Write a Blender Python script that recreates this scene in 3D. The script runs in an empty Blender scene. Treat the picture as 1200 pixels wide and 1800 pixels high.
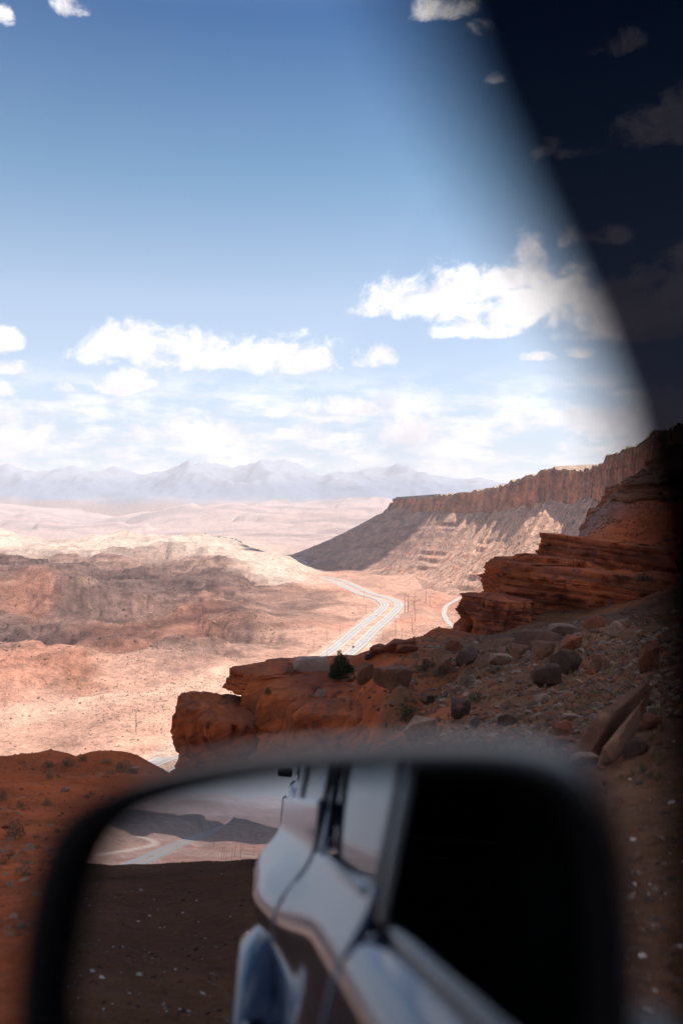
import bpy, bmesh, math, random
import numpy as np
from mathutils import Vector, Matrix, noise as mnoise

R = math.radians
scene = bpy.context.scene
COL = scene.collection
rng = np.random.default_rng(7)
random.seed(7)

# ------------------------------------------------------------------ camera, sky, sun, exposure
CAM = np.array([0.0, 0.0, 1.5])
PITCH = math.atan(15 / 1750)
cd = bpy.data.cameras.new('camera')
cam = bpy.data.objects.new('camera', cd)
COL.objects.link(cam)
cam.location = CAM
cam.rotation_euler = (math.pi / 2 + PITCH, 0, 0)
cd.sensor_fit = 'VERTICAL'
cd.sensor_height = 36.0
cd.sensor_width = 24.0
cd.lens = 35.0
cd.clip_start = 0.01
cd.clip_end = 120000
cd.dof.use_dof = True
cd.dof.focus_distance = 150.0
cd.dof.aperture_fstop = 2.0
cd.dof.aperture_blades = 0
scene.camera = cam

SUN_AZ, SUN_EL = R(80), R(62)
SUN_DIR = np.array([math.sin(SUN_AZ) * math.cos(SUN_EL), math.cos(SUN_AZ) * math.cos(SUN_EL), math.sin(SUN_EL)])
sl = bpy.data.lights.new('sun', 'SUN')
sl.energy = 4.6
sl.angle = R(0.53)
sl.color = (1.0, 0.95, 0.88)
so = bpy.data.objects.new('sun', sl)
COL.objects.link(so)
so.rotation_euler = Vector(SUN_DIR).to_track_quat('Z', 'Y').to_euler()

scene.view_settings.view_transform = 'Standard'
scene.view_settings.look = 'None'
scene.view_settings.exposure = 0.75
scene.view_settings.gamma = 1.0
scene.view_settings.use_curve_mapping = False
scene.cycles.volume_bounces = 1
scene.cycles.max_bounces = 8
scene.cycles.diffuse_bounces = 3
scene.cycles.glossy_bounces = 4
scene.cycles.transparent_max_bounces = 12
scene.cycles.sample_clamp_indirect = 6.0


class NT:
    """tiny node-tree writer"""
    def __init__(self, tree):
        self.t = tree
        tree.nodes.clear()

    def n(self, typ, **kw):
        nd = self.t.nodes.new(typ)
        for k, v in kw.items():
            setattr(nd, k, v)
        return nd

    def put(self, sock, v):
        if isinstance(v, bpy.types.NodeSocket):
            self.t.links.new(v, sock)
        elif v is not None:
            sock.default_value = v

    def m(self, op, a, b=None, c=None, clamp=False):
        nd = self.n('ShaderNodeMath', operation=op, use_clamp=clamp)
        self.put(nd.inputs[0], a)
        if b is not None: self.put(nd.inputs[1], b)
        if c is not None: self.put(nd.inputs[2], c)
        return nd.outputs[0]

    def vm(self, op, a, b=None, scale=None):
        nd = self.n('ShaderNodeVectorMath', operation=op)
        self.put(nd.inputs[0], a)
        if b is not None: self.put(nd.inputs[1], b)
        if scale is not None: self.put(nd.inputs['Scale'], scale)
        return nd.outputs[0]

    def mix(self, f, a, b, blend='MIX'):
        nd = self.n('ShaderNodeMix', data_type='RGBA', blend_type=blend)
        self.put(nd.inputs[0], f)
        self.put(nd.inputs[6], a if isinstance(a, bpy.types.NodeSocket) else (*a, 1))
        self.put(nd.inputs[7], b if isinstance(b, bpy.types.NodeSocket) else (*b, 1))
        return nd.outputs[2]

    def ramp(self, v, lo, hi, a=0.0, b=1.0, smooth=True):
        nd = self.n('ShaderNodeMapRange', interpolation_type='SMOOTHSTEP' if smooth else 'LINEAR')
        self.put(nd.inputs[0], v)
        self.put(nd.inputs[1], lo); self.put(nd.inputs[2], hi)
        self.put(nd.inputs[3], a); self.put(nd.inputs[4], b)
        return nd.outputs[0]

    def noise(self, vec, scale, detail=4, rough=0.55, dist=0.0):
        nd = self.n('ShaderNodeTexNoise')
        self.put(nd.inputs['Vector'], vec)
        self.put(nd.inputs['Scale'], scale)
        self.put(nd.inputs['Detail'], detail)
        self.put(nd.inputs['Roughness'], rough)
        self.put(nd.inputs['Distortion'], dist)
        return nd.outputs[0]

    def bump(self, h, strength, dist):
        nd = self.n('ShaderNodeBump')
        self.put(nd.inputs['Height'], h)
        nd.inputs['Strength'].default_value = strength
        nd.inputs['Distance'].default_value = dist
        return nd.outputs[0]

    def principled(self, color, rough=0.9, normal=None, **kw):
        b = self.n('ShaderNodeBsdfPrincipled')
        self.put(b.inputs['Base Color'], color if isinstance(color, bpy.types.NodeSocket) else (*color, 1))
        self.put(b.inputs['Roughness'], rough)
        if normal is not None: self.put(b.inputs['Normal'], normal)
        for k, v in kw.items():
            self.put(b.inputs[k], v)
        o = self.n('ShaderNodeOutputMaterial')
        self.t.links.new(b.outputs[0], o.inputs[0])
        return b


# ---- the sky: Nishita with the day's cumulus, each bank given as azimuth, elevation, half sizes (degrees)
def px_az(x): return math.degrees(math.atan((x - 600) / 1750))
def px_el(x, y): return math.degrees(math.atan((915 - y) / math.hypot(1750, x - 600)))

def cl(x0, y0, x1, y1, w=1.0):
    """a cloud lobe from its extent as seen from the lay-by"""
    cx, cy = (x0 + x1) / 2, (y0 + y1) / 2
    return (px_az(cx), px_el(cx, cy), (px_az(x1) - px_az(x0)) / 2, (px_el(cx, y0) - px_el(cx, y1)) / 2, w)

CLOUDS = [
    cl(640, 455, 900, 570), cl(760, 430, 1090, 590), cl(890, 402, 985, 530, .95), cl(990, 470, 1260, 610, 1.3),
    cl(1080, 425, 1300, 580, 1.3), cl(590, 520, 700, 560, .7), cl(740, 560, 930, 596, .7), cl(960, 560, 1110, 605, .8),
    cl(970, 385, 1020, 440, .6), cl(1020, 395, 1120, 430, .5),
    cl(130, 555, 330, 640), cl(210, 570, 470, 660), cl(380, 575, 610, 662), cl(610, 600, 705, 652, .8),
    cl(110, 600, 220, 645, .7), cl(150, 640, 290, 695, .6), cl(-60, 560, 40, 625), cl(-60, 630, 75, 660, .8), cl(80, 662, 160, 695, .7),
    cl(-60, 660, 35, 700, .8),
    cl(920, 612, 985, 636, .6), cl(985, 606, 1060, 630, .6),
    cl(500, 690, 780, 735, .9), cl(640, 715, 800, 790, .9), cl(230, 720, 480, 790, .9), cl(510, 735, 590, 775, .7),
    cl(-60, 715, 130, 800, .9), cl(880, 720, 990, 765, .8), cl(960, 690, 1300, 775, .9),
    cl(690, -20, 830, 35, .7), cl(80, -20, 160, 28, .6), cl(-20, -10, 25, 40, .5),
    cl(1040, 40, 1150, 95, .55), cl(1060, 170, 1300, 260, .75), cl(1160, 120, 1300, 200, .6), cl(930, 240, 1060, 280, .45),
    cl(820, 30, 880, 60, .4), cl(850, 125, 890, 145, .4),
] + [(a_, e_, ha_, he_, .9) for a_, e_, ha_, he_ in ((-146, 3.2, 7, 1.2), (-138, 5.4, 5, 1.3), (-128, 3.6, 6, 1.5), (-157, 6.5, 6, 1.6), (-150, 10, 8, 2.2), (-132, 9, 6, 1.9), (-118, 7, 8, 2.2), (-165, 4, 6, 1.3), (-172, 11, 8, 2.6), (-104, 11, 9, 3), (-140, 15, 8, 2.6), (-90, 6, 9, 2), (120, 8, 12, 3), (150, 6, 10, 2))]
w = bpy.data.worlds.new('World')
scene.world = w
w.use_nodes = True
T = NT(w.node_tree)
out = T.n('ShaderNodeOutputWorld')
sky = T.n('ShaderNodeTexSky', sky_type='NISHITA')
sky.sun_disc = False
sky.sun_elevation = SUN_EL
sky.sun_rotation = SUN_AZ
sky.altitude = 1400
sky.air_density = 1.0
sky.dust_density = 1.0
sky.ozone_density = 1.6
tc = T.n('ShaderNodeTexCoord')
dvec = T.vm('NORMALIZE', tc.outputs['Generated'])
sx = T.n('ShaderNodeSeparateXYZ')
T.put(sx.inputs[0], dvec)
az = T.m('MULTIPLY', T.m('ARCTAN2', sx.outputs[0], sx.outputs[1]), 180 / math.pi)
el = T.m('MULTIPLY', T.m('ARCSINE', sx.outputs[2]), 180 / math.pi)
cmb = T.n('ShaderNodeCombineXYZ')
T.put(cmb.inputs[0], az); T.put(cmb.inputs[1], T.m('MULTIPLY', el, 1.25))
acc = None
low = None
for (a0, e0, ha, he, wt) in CLOUDS:
    dx = T.m('MULTIPLY_ADD', az, 1 / ha, -a0 / ha)
    dy = T.m('MULTIPLY_ADD', el, 1 / he, -(e0 - 0.35 * he) / he)
    dyc = T.m('MAXIMUM', T.m('MULTIPLY', dy, 0.78), T.m('MULTIPLY', dy, -1.7))   # flat base, domed top
    d2 = T.m('MULTIPLY_ADD', dyc, dyc, T.m('MULTIPLY', dx, dx))
    v = T.m('MULTIPLY_ADD', d2, -wt, wt)
    if acc is None:
        acc = v
    else:
        nd = T.n('ShaderNodeMath', operation='SMOOTH_MAX')
        T.put(nd.inputs[0], acc); T.put(nd.inputs[1], v); nd.inputs[2].default_value = 0.25
        acc = nd.outputs[0]
nz = T.noise(cmb.outputs[0], 0.36, 9, 0.66, 0.35)
puff = T.m('MULTIPLY_ADD', nz, 4.4, -2.2)
dens = T.ramp(T.m('ADD', acc, puff), -0.06, 0.95)
# the pale cloud deck low over the horizon, and the same fair-weather clouds round the rest of the sky
cm2 = T.n('ShaderNodeCombineXYZ')
T.put(cm2.inputs[0], T.m('MULTIPLY', az, 0.45)); T.put(cm2.inputs[1], T.m('MULTIPLY', el, 1.6))
deck = T.ramp(T.noise(cm2.outputs[0], 0.50, 8, 0.62), 0.40, 0.60)
deck = T.m('MULTIPLY', T.m('MULTIPLY', deck, T.ramp(el, 5.0, 9.5, 0.9, 0.0)), T.ramp(T.m('ABSOLUTE', az), 60, 100, 1.0, .35))
plane = T.vm('SCALE', dvec, scale=T.m('DIVIDE', 1.0, T.m('ADD', T.m('MAXIMUM', sx.outputs[2], 0.0), 0.12)))
gen = T.ramp(T.noise(plane, 1.15, 6, 0.58, 0.3), 0.53, 0.66)
away = T.m('MAXIMUM', T.ramp(T.m('ABSOLUTE', az), 24, 40), T.ramp(el, 33, 48))
gen = T.m('MULTIPLY', T.m('MULTIPLY', gen, away), T.ramp(el, 3.0, 9.0))
alpha = T.m('MAXIMUM', T.m('MAXIMUM', dens, deck), gen)
shade = T.ramp(T.noise(cmb.outputs[0], 0.30, 7, 0.65), 0.36, 0.60, 0.66, 1.0)
warp = T.noise(cmb.outputs[0], 0.9, 6, .65)
shade = T.m('MULTIPLY', shade, T.ramp(T.m('ADD', acc, T.m('MULTIPLY', warp, 1.2)), .35, 1.15, 1.0, .80))
shade = T.m('MULTIPLY', shade, T.ramp(el, 1.0, 11.0, .52, 1.0, False))
ccol = T.mix(shade, (0.22, 0.22, 0.26), (1.0, 0.955, 0.945))
STR = 0.10
SKYRAMP = [(0.0, (.60, .62, .65)), (.10, (.74, .75, .78)), (.18, (1.10, 1.02, .98)), (.31, (1.25, 1.14, 1.02)), (.485, (.54, .82, .83)), (.675, (.07, .40, .62)), (1.0, (.07, .40, .62))]
skyc = T.n('ShaderNodeMix', data_type='RGBA', blend_type='MULTIPLY')
skyc.inputs[0].default_value = 1
# clear, polarised desert air: deep blue aloft, pale low down
grad = T.n('ShaderNodeValToRGB')
T.put(grad.inputs[0], T.m('DIVIDE', el, 40.0, clamp=True))
cr = grad.color_ramp
for pos_, c_ in SKYRAMP:
    e_ = cr.elements.new(pos_); e_.color = (*c_, 1)
cr.elements.remove(cr.elements[0]); cr.elements.remove(cr.elements[-1])
T.put(skyc.inputs[6], sky.outputs[0]); T.put(skyc.inputs[7], grad.outputs[0])
cscaled = T.vm('SCALE', ccol, scale=1.0 / STR)
mixc = T.n('ShaderNodeMix', data_type='RGBA')
T.put(mixc.inputs[0], T.m('MULTIPLY', alpha, 0.97)); T.put(mixc.inputs[6], skyc.outputs[2]); T.put(mixc.inputs[7], cscaled)
bg = T.n('ShaderNodeBackground')
T.put(bg.inputs[0], mixc.outputs[2]); bg.inputs[1].default_value = STR
T.t.links.new(bg.outputs[0], out.inputs[0])
w.cycles.sampling_method = 'MANUAL'
w.cycles.sample_map_resolution = 1024

# ------------------------------------------------------------------ numpy helpers
def _hash(ix, iy, iz):
    h = (ix.astype(np.uint32) * np.uint32(374761393) + iy.astype(np.uint32) * np.uint32(668265263) + iz.astype(np.uint32) * np.uint32(2147483647 - 58))
    h = (h ^ (h >> np.uint32(13))) * np.uint32(1274126177)
    return h ^ (h >> np.uint32(16))

def _grad(h, x, y, z):
    a = (h & np.uint32(1023)).astype(np.float32) * np.float32(2 * math.pi / 1024)
    c = ((h >> np.uint32(10)) & np.uint32(1023)).astype(np.float32) * np.float32(2 / 1023) - 1
    s = np.sqrt(np.maximum(0, 1 - c * c))
    return s * np.cos(a) * x + s * np.sin(a) * y + c * z

def perlin(x, y, z=None):
    x = np.asarray(x, np.float32); y = np.asarray(y, np.float32)
    two = z is None or np.isscalar(z)
    z = np.full_like(x, 0.37 if z is None else z) if two else np.asarray(z, np.float32)
    fx, fy, fz = np.floor(x), np.floor(y), np.floor(z)
    ix, iy, iz = fx.astype(np.int64), fy.astype(np.int64), fz.astype(np.int64)
    dx, dy, dz = x - fx, y - fy, z - fz
    u, v, t = [d * d * d * (d * (d * 6 - 15) + 10) for d in (dx, dy, dz)]
    def L(o):
        k = iz + o
        a = _grad(_hash(ix, iy, k), dx, dy, dz - o)
        b = _grad(_hash(ix + 1, iy, k), dx - 1, dy, dz - o)
        c = _grad(_hash(ix, iy + 1, k), dx, dy - 1, dz - o)
        d = _grad(_hash(ix + 1, iy + 1, k), dx - 1, dy - 1, dz - o)
        a = a + u * (b - a); c = c + u * (d - c)
        return a + v * (c - a)
    p = L(0); q = L(1)
    return (p + t * (q - p)) * 1.5

def fbm(x, y, z=None, oct=4, gain=0.5):
    s = 0; a = 1.0; f = 1.0
    for i in range(oct):
        s = s + a * perlin(x * f + 17.3 * i, y * f + 5.1 * i, z if (z is None or np.isscalar(z)) else z * f)
        a *= gain; f *= 2.03
    return s

def ridged(x, y, z=None, oct=4, gain=0.5):
    s = 0; a = 1.0; f = 1.0
    for i in range(oct):
        s = s + a * (1 - 2 * np.abs(perlin(x * f + 31.7 * i, y * f - 11.9 * i, z if (z is None or np.isscalar(z)) else z * f)))
        a *= gain; f *= 2.07
    return s

def sstep(a, b, x):
    t = np.clip((x - a) / (b - a), 0, 1)
    return t * t * (3 - 2 * t)

def at(px, py, d):
    return np.array([(px - 600) / 1750 * d, d, 1.5 + (915 - py) / 1750 * d])

def mesh_from(name, V, F, mat=None, smooth=True, col=None):
    me = bpy.data.meshes.new(name)
    V = np.ascontiguousarray(V, np.float32); F = np.ascontiguousarray(F, np.int32)
    k = F.shape[1]
    me.vertices.add(len(V)); me.vertices.foreach_set('co', V.ravel())
    me.loops.add(F.size); me.loops.foreach_set('vertex_index', F.ravel())
    me.polygons.add(len(F))
    me.polygons.foreach_set('loop_start', np.arange(0, F.size, k, dtype=np.int32))
    me.polygons.foreach_set('use_smooth', np.full(len(F), smooth))
    me.update(calc_edges=True)
    if col is not None:
        a = me.color_attributes.new('geology', 'FLOAT_COLOR', 'POINT')
        c = np.ones((len(V), 4), np.float32); c[:, :3] = np.clip(col, 0.005, 0.95)
        a.data.foreach_set('color', c.ravel())
    if mat: me.materials.append(mat)
    return me

def grid_faces(nr, nc, wrap=False):
    i = np.arange(nr - 1)[:, None]; j = np.arange(nc if wrap else nc - 1)[None, :]
    j2 = (j + 1) % nc
    a = i * nc + j; b = i * nc + j2; c = (i + 1) * nc + j2; d = (i + 1) * nc + j
    return np.stack([a, b, c, d], -1).reshape(-1, 4)

def add(name, me, parent=None, label=None, cat=None, group=None, kind=None):
    o = bpy.data.objects.new(name, me)
    COL.objects.link(o)
    if parent: o.parent = parent
    if label: o['label'] = label
    if cat: o['category'] = cat
    if group: o['group'] = group
    if kind: o['kind'] = kind
    return o

def empty(name, loc=(0, 0, 0), rz=0.0, **kw):
    o = add(name, None, **kw)
    o.location = loc; o.rotation_euler = (0, 0, rz)
    o.empty_display_size = 0.1
    return o

def new_mat(name):
    m = bpy.data.materials.new(name); m.use_nodes = True
    return m, NT(m.node_tree)

# ------------------------------------------------------------------ the car's and the mirror's frame
TH = R(35)                                              # the car stands turned 35 degrees to the right of the view
FWD = np.array([math.sin(TH), math.cos(TH), 0.0]); LFT = np.array([-math.cos(TH), math.sin(TH), 0.0]); UP = np.array([0, 0, 1.0])
def ray(px, py):
    c, s = math.cos(PITCH), math.sin(PITCH)
    d = np.array([(px - 600) / 1750, 1.0, (900 - py) / 1750])
    d = np.array([d[0], d[1] * c - d[2] * s, d[1] * s + d[2] * c])
    return d / np.linalg.norm(d)
def car(s, l, z): return FWD * s + LFT * l + UP * z
def to_car(p): p = np.asarray(p); return np.array([p @ FWD, p @ LFT, p[2]])
MVP = (440, 1402)
_d = ray(*MVP); _r = -FWD
MN = (_r - _d) / np.linalg.norm(_r - _d)                # the mirror glass's normal
MC = CAM + ray(580, 1560) * 0.45                        # its centre
def mirror_ray(px, py):
    d = ray(px, py)
    t = ((MC - CAM) @ MN) / (d @ MN)
    p = CAM + d * t
    return p, d - 2 * (d @ MN) * MN
def at_mirror(px, py, z):
    p, r = mirror_ray(px, py)
    t = (z - p[2]) / r[2]
    return p + r * t
def at_mirror_d(px, py, dist):
    p, r = mirror_ray(px, py)
    return p + r * (dist / math.hypot(r[0], r[1]))

# ------------------------------------------------------------------ ground shape: control points (X, Y, z, kind)
SAND, RED, SHALE, WHITE, TALUS, FAR = range(6)
CP = []
def P(px, py, d, k): p = at(px, py, d); CP.append((p[0], p[1], p[2], k))
def Wd(x, y, z, k): CP.append((x, y, z, k))
for x, y in ((0, 0), (3, 2), (2, 4), (-.6, 1.2), (0, -5), (-4, -6), (4, -4), (1.5, 3.2), (-7, -8), (-3, -2)): Wd(x, y, 0, TALUS)
P(1050, 1400, 6.3, TALUS); P(1150, 1330, 7, TALUS); P(1150, 1250, 10, TALUS); P(1190, 1150, 16, TALUS); P(1150, 1085, 30, TALUS)
P(1000, 1260, 13.5, TALUS); P(1000, 1150, 28, TALUS); P(900, 1310, 12.5, TALUS); P(800, 1300, 15.5, TALUS); P(700, 1300, 20, RED)
P(800, 1200, 33, TALUS); P(700, 1215, 40, TALUS); P(660, 1230, 44, RED);  P(640, 1185, 54, RED); P(610, 1165, 63, RED); P(900, 1145, 46, TALUS); P(800, 1150, 62, TALUS); P(700, 1152, 72, RED)
P(880, 1124, 78, TALUS); P(800, 1135, 84, RED); P(740, 1140, 84, RED); P(1000, 1115, 58, TALUS); P(1100, 1105, 42, TALUS); P(1160, 1068, 70, TALUS)
P(1000, 1090, 100, TALUS); P(890, 1112, 104, TALUS); P(1100, 1015, 120, RED); P(1180, 1010, 110, RED); P(1000, 1000, 140, RED)
P(1080, 880, 225, RED); P(1130, 842, 245, SHALE); P(1175, 865, 205, RED); P(1042, 912, 205, SHALE); P(1110, 945, 150, RED); P(1250, 850, 200, SHALE); P(1300, 950, 100, TALUS)
P(1350, 1100, 30, TALUS); P(1400, 800, 300, SHALE); P(1010, 960, 175, SHALE)
Wd(45, 320, -60, SHALE); Wd(80, 320, -35, SHALE); Wd(40, 190, -30, RED); Wd(8, 6, .5, TALUS); Wd(12, 0, 2.5, TALUS); Wd(25, -10, 9, TALUS); Wd(80, 0, 25, TALUS); Wd(200, 100, 60, SHALE); Wd(300, -200, 90, SHALE)
# left slope and the gap below it
P(20, 1650, 4.6, RED); P(20, 1600, 6.3, RED); P(20, 1500, 11, RED); P(30, 1450, 15, RED); P(30, 1400, 20, RED); P(200, 1400, 20.5, RED); P(100, 1350, 27, RED); P(0, 1345, 28, RED)
P(95, 1326, 31.5, RED); P(215, 1343, 29.5, RED); P(262, 1354, 29, RED); P(-100, 1320, 33, RED); P(400, 1400, 27, RED); P(500, 1390, 31, RED); P(600, 1345, 27, RED); P(-300, 1340, 30, RED)
Wd(-10, 37, -12, RED); Wd(-14, 45, -17, RED); Wd(-10, 46, -16, RED); Wd(-7, 50, -16, RED); Wd(-5.5, 56, -15, RED); Wd(-3, 52, -10.5, RED); Wd(-2, 40, -11.8, RED); Wd(-1, 36, -10.6, RED); Wd(-4.5, 42, -13.5, RED); Wd(.6, 38.5, -9.6, RED); Wd(-7, 33, -9.6, RED); Wd(3.4, 38, -7.6, RED); Wd(-8, 62, -18, RED); Wd(0, 72, -13, RED); Wd(6, 90, -20, RED); Wd(14, 120, -30, RED)
Wd(-25, 60, -28, RED); Wd(-20, 100, -42, RED); Wd(-40, 150, -72, RED); Wd(-60, 300, -117, RED); Wd(0, 150, -60, RED); Wd(0, 280, -105, RED); Wd(50, 400, -112, SAND); Wd(110, 420, -95, SHALE); Wd(-100, 100, -60, RED); Wd(-200, 200, -110, SAND)
Wd(-60, 0, -25, RED); Wd(-150, 0, -80, RED); Wd(-300, 0, -119, SAND)
# valley floor
for x, y, d in ((0, 1340, 500), (200, 1300, 552), (305, 1340, 500), (100, 1250, 634), (300, 1230, 675), (400, 1190, 773), (500, 1170, 834), (560, 1150, 905), (650, 1130, 989), (640, 1090, 1215), (700, 1080, 1288), (780, 1092, 1200), (690, 1062, 1446), (750, 1045, 1635), (600, 1024, 1950), (560, 1040, 1700), (800, 1060, 1460), (720, 1025, 1930), (760, 1130, 985), (850, 1090, 1210)): P(x, y, d, SAND)
P(-200, 1240, 660, SAND); P(20, 1195, 720, RED); P(150, 1205, 725, RED); P(90, 1180, 745, RED); P(200, 1180, 800, SAND)
P(0, 1115, 1040, SHALE); P(200, 1120, 1010, RED); P(350, 1105, 1110, RED); P(430, 1125, 1005, SHALE); P(520, 1090, 1205, SAND); P(300, 1140, 935, SHALE); P(60, 1150, 890, SHALE); P(480, 1080, 1260, SAND)
P(320, 1092, 1130, RED); P(360, 1080, 1160, RED)
P(90, 1030, 1270, RED); P(30, 1042, 1240, RED); P(-80, 1020, 1270, RED); P(150, 1048, 1250, SHALE); P(190, 1090, 1170, SHALE); P(60, 1090, 1140, RED); P(-100, 1090, 1150, RED)
P(0, 1020, 1480, SHALE); P(120, 1020, 1500, SHALE); P(250, 1022, 1620, SHALE); P(0, 985, 1900, SHALE); P(220, 997, 1900, SHALE); P(380, 1000, 1830, SHALE); P(450, 1003, 1820, WHITE); P(520, 1020, 1800, WHITE)
P(450, 1045, 1600, SHALE); P(330, 1052, 1450, SHALE); P(380, 1030, 1600, SHALE); P(250, 1055, 1350, SHALE)
P(-200, 960, 1900, SHALE); P(-300, 1000, 1500, SHALE); P(0, 963, 2350, WHITE); P(0, 946, 2800, WHITE); P(120, 960, 2500, WHITE); P(250, 967, 2500, WHITE); P(400, 972, 2500, WHITE); P(500, 988, 2430, WHITE); P(545, 1000, 2380, WHITE); P(575, 1014, 2200, SAND)
P(0, 939, 3600, WHITE); P(200, 941, 3800, WHITE); P(400, 953, 3400, WHITE); P(455, 968, 3250, WHITE); P(480, 982, 3100, SHALE); P(-300, 925, 3600, WHITE)
for x in (-2500, -1300, -400, 600, 2500): Wd(x, 5200, -128, FAR)
for x in (-4000, -1500, 1200, 4000): Wd(x, 8500, -75, FAR); Wd(x, 11500, 120, FAR); Wd(x, 14500, 220, FAR)
for x in (500, 900): Wd(x, 1500, -110, SHALE); Wd(x, 2600, -110, SHALE)
# behind the car: flat lay-by, then the valley again
for b, l, z in ((8, 1, 0.05), (8, -2, .15), (15, 1.2, .30), (15, -1, .6), (15, 4, .1), (18.5, 1, .15), (18.5, 4, -.05), (20, 9, -.6), (24, 2, -1.6), (26, 8, -2.5), (45, 4, -12), (45, -12, -2), (120, 10, -45), (350, 30, -112), (350, -90, -60)):
    q = car(-b, l, z); Wd(q[0], q[1], q[2], TALUS if b < 40 else RED)
for px, py in ((160, 1535), (300, 1535), (460, 1535), (160, 1500), (300, 1500), (460, 1500), (200, 1475), (330, 1475), (460, 1475)): q = at_mirror(px, py, -120); Wd(q[0], q[1], -120, SAND)
for px, py in ((200, 1455), (330, 1455), (460, 1455), (330, 1446)): q = at_mirror(px, py, -120); Wd(q[0], q[1], -120, SHALE)
for az_ in range(120, 350, 25):
    if az_ in range(205, 235): continue
    for rr_, zz in ((1200, -118), (4000, -120), (12000, -60)): Wd(rr_ * math.sin(R(az_)), rr_ * math.cos(R(az_)), zz, SHALE if rr_ < 3000 else FAR)
Wd(20000 * math.sin(R(218)), 20000 * math.cos(R(218)), -110, FAR); Wd(0, 20500, 200, FAR); Wd(-9000, 18000, 200, FAR); Wd(9000, 18000, 200, FAR)
CP = np.array(CP)

def emb(x, y):
    r = np.hypot(x, y); q = 1 / (r + 4.0)
    return np.stack([x * q * 7, y * q * 7, np.log(r + 4.0) * 2.0], -1).astype(np.float32)
_E = emb(CP[:, 0], CP[:, 1])
def _phi(A, B):
    d2 = ((A[:, None, :] - B[None, :, :]) ** 2).sum(-1)
    return d2 ** 0.72
_K = _phi(_E.astype(np.float64), _E.astype(np.float64))
_nP = len(CP)
_M = np.zeros((_nP + 4, _nP + 4)); _M[:_nP, :_nP] = -_K + np.eye(_nP) * -1e-3
_Q = np.concatenate([np.ones((_nP, 1)), _E], 1); _M[:_nP, _nP:] = _Q; _M[_nP:, :_nP] = _Q.T
_RHS = np.zeros((_nP + 4, 7))
_ang = CP[:, 2] / (np.hypot(CP[:, 0], CP[:, 1]) + 4.0)                 # interpolate the sight angle: scale-free
_RHS[:_nP, 0] = _ang
for k in range(6): _RHS[:_nP, 1 + k] = CP[:, 3] == k
_Wt = np.linalg.solve(_M, _RHS)
def base(x, y):
    x = np.asarray(x, np.float64).ravel(); y = np.asarray(y, np.float64).ravel()
    outv = np.empty((len(x), 7), np.float32)
    for i in range(0, len(x), 20000):
        e = emb(x[i:i + 20000], y[i:i + 20000])
        A = (e ** 2).sum(1)[:, None] + (_E ** 2).sum(1)[None] - 2 * e @ _E.T
        K = -np.power(np.maximum(A, 1e-9), np.float32(0.72))
        outv[i:i + 20000] = K @ _Wt[:_nP].astype(np.float32) + np.concatenate([np.ones((len(e), 1), np.float32), e], 1) @ _Wt[_nP:].astype(np.float32)
    outv[:, 0] *= np.hypot(x, y) + 4.0
    return outv

# roads: centre lines as points on the valley floor
def smooth_line(pts, step):
    pts = np.array(pts, float)
    n = len(pts); outp = []
    ext = np.vstack([2 * pts[0] - pts[1], pts, 2 * pts[-1] - pts[-2]])
    for i in range(n - 1):
        p0, p1, p2, p3 = ext[i:i + 4]
        k = max(2, int(np.linalg.norm(p2 - p1) / step))
        t = (np.arange(k) / k)[:, None]
        outp.append(0.5 * ((2 * p1) + (-p0 + p2) * t + (2 * p0 - 5 * p1 + 4 * p2 - p3) * t ** 2 + (-p0 + 3 * p1 - 3 * p2 + p3) * t ** 3))
    outp.append(pts[-1:])
    return np.vstack(outp)
def fl(px, py, z=-120): d = (1.5 - z) * 1750 / (py - 915); return (px - 600) / 1750 * d, d
HW = [at_mirror(410, 1449, -120)[:2], at_mirror(372, 1462, -120)[:2], at_mirror(310, 1486, -120)[:2], at_mirror(190, 1533, -120)[:2]]
HW += [(-900, -700), (-520, -150), (-300, 150), (-180, 340), fl(308, 1343), (-66, 640), fl(592, 1150), fl(645, 1105), fl(675, 1080), fl(688, 1063), fl(672, 1052), fl(642, 1043), fl(612, 1029), fl(590, 1020), fl(560, 1014)]
HW = smooth_line(HW, 14)
SR = smooth_line([fl(800, 1104), fl(787, 1094), fl(780, 1080), fl(784, 1066), fl(800, 1056), fl(816, 1046), fl(813, 1035), fl(800, 1029), fl(768, 1019, -117)], 10)
MR = smooth_line([at_mirror(170, 1503, -120)[:2], at_mirror(230, 1494, -120)[:2], at_mirror(272, 1484, -120)[:2], at_mirror(262, 1475, -120)[:2], at_mirror(240, 1470, -120)[:2]], 14)
WASH = smooth_line([fl(-120, 1300), fl(60, 1262), fl(160, 1245), fl(250, 1235), fl(330, 1215), fl(420, 1185)], 12)

def line_dist(x, y, line, reach):
    d = np.full(len(x), reach, np.float32)
    lo, hi = line.min(0) - reach, line.max(0) + reach
    idx = np.where((x > lo[0]) & (x < hi[0]) & (y > lo[1]) & (y < hi[1]))[0]
    if len(idx) == 0: return d
    qx, qy = x[idx], y[idx]; best = np.full(len(idx), reach, np.float32)
    ln = line[::2]
    for a, b in zip(ln[:-1], ln[1:]):
        k = np.where((qx > min(a[0], b[0]) - reach) & (qx < max(a[0], b[0]) + reach) & (qy > min(a[1], b[1]) - reach) & (qy < max(a[1], b[1]) + reach))[0]
        if len(k) == 0: continue
        ab = b - a; t = np.clip(((qx[k] - a[0]) * ab[0] + (qy[k] - a[1]) * ab[1]) / (ab @ ab + 1e-9), 0, 1)
        best[k] = np.minimum(best[k], np.hypot(qx[k] - a[0] - t * ab[0], qy[k] - a[1] - t * ab[1]))
    d[idx] = best
    return d

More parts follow.
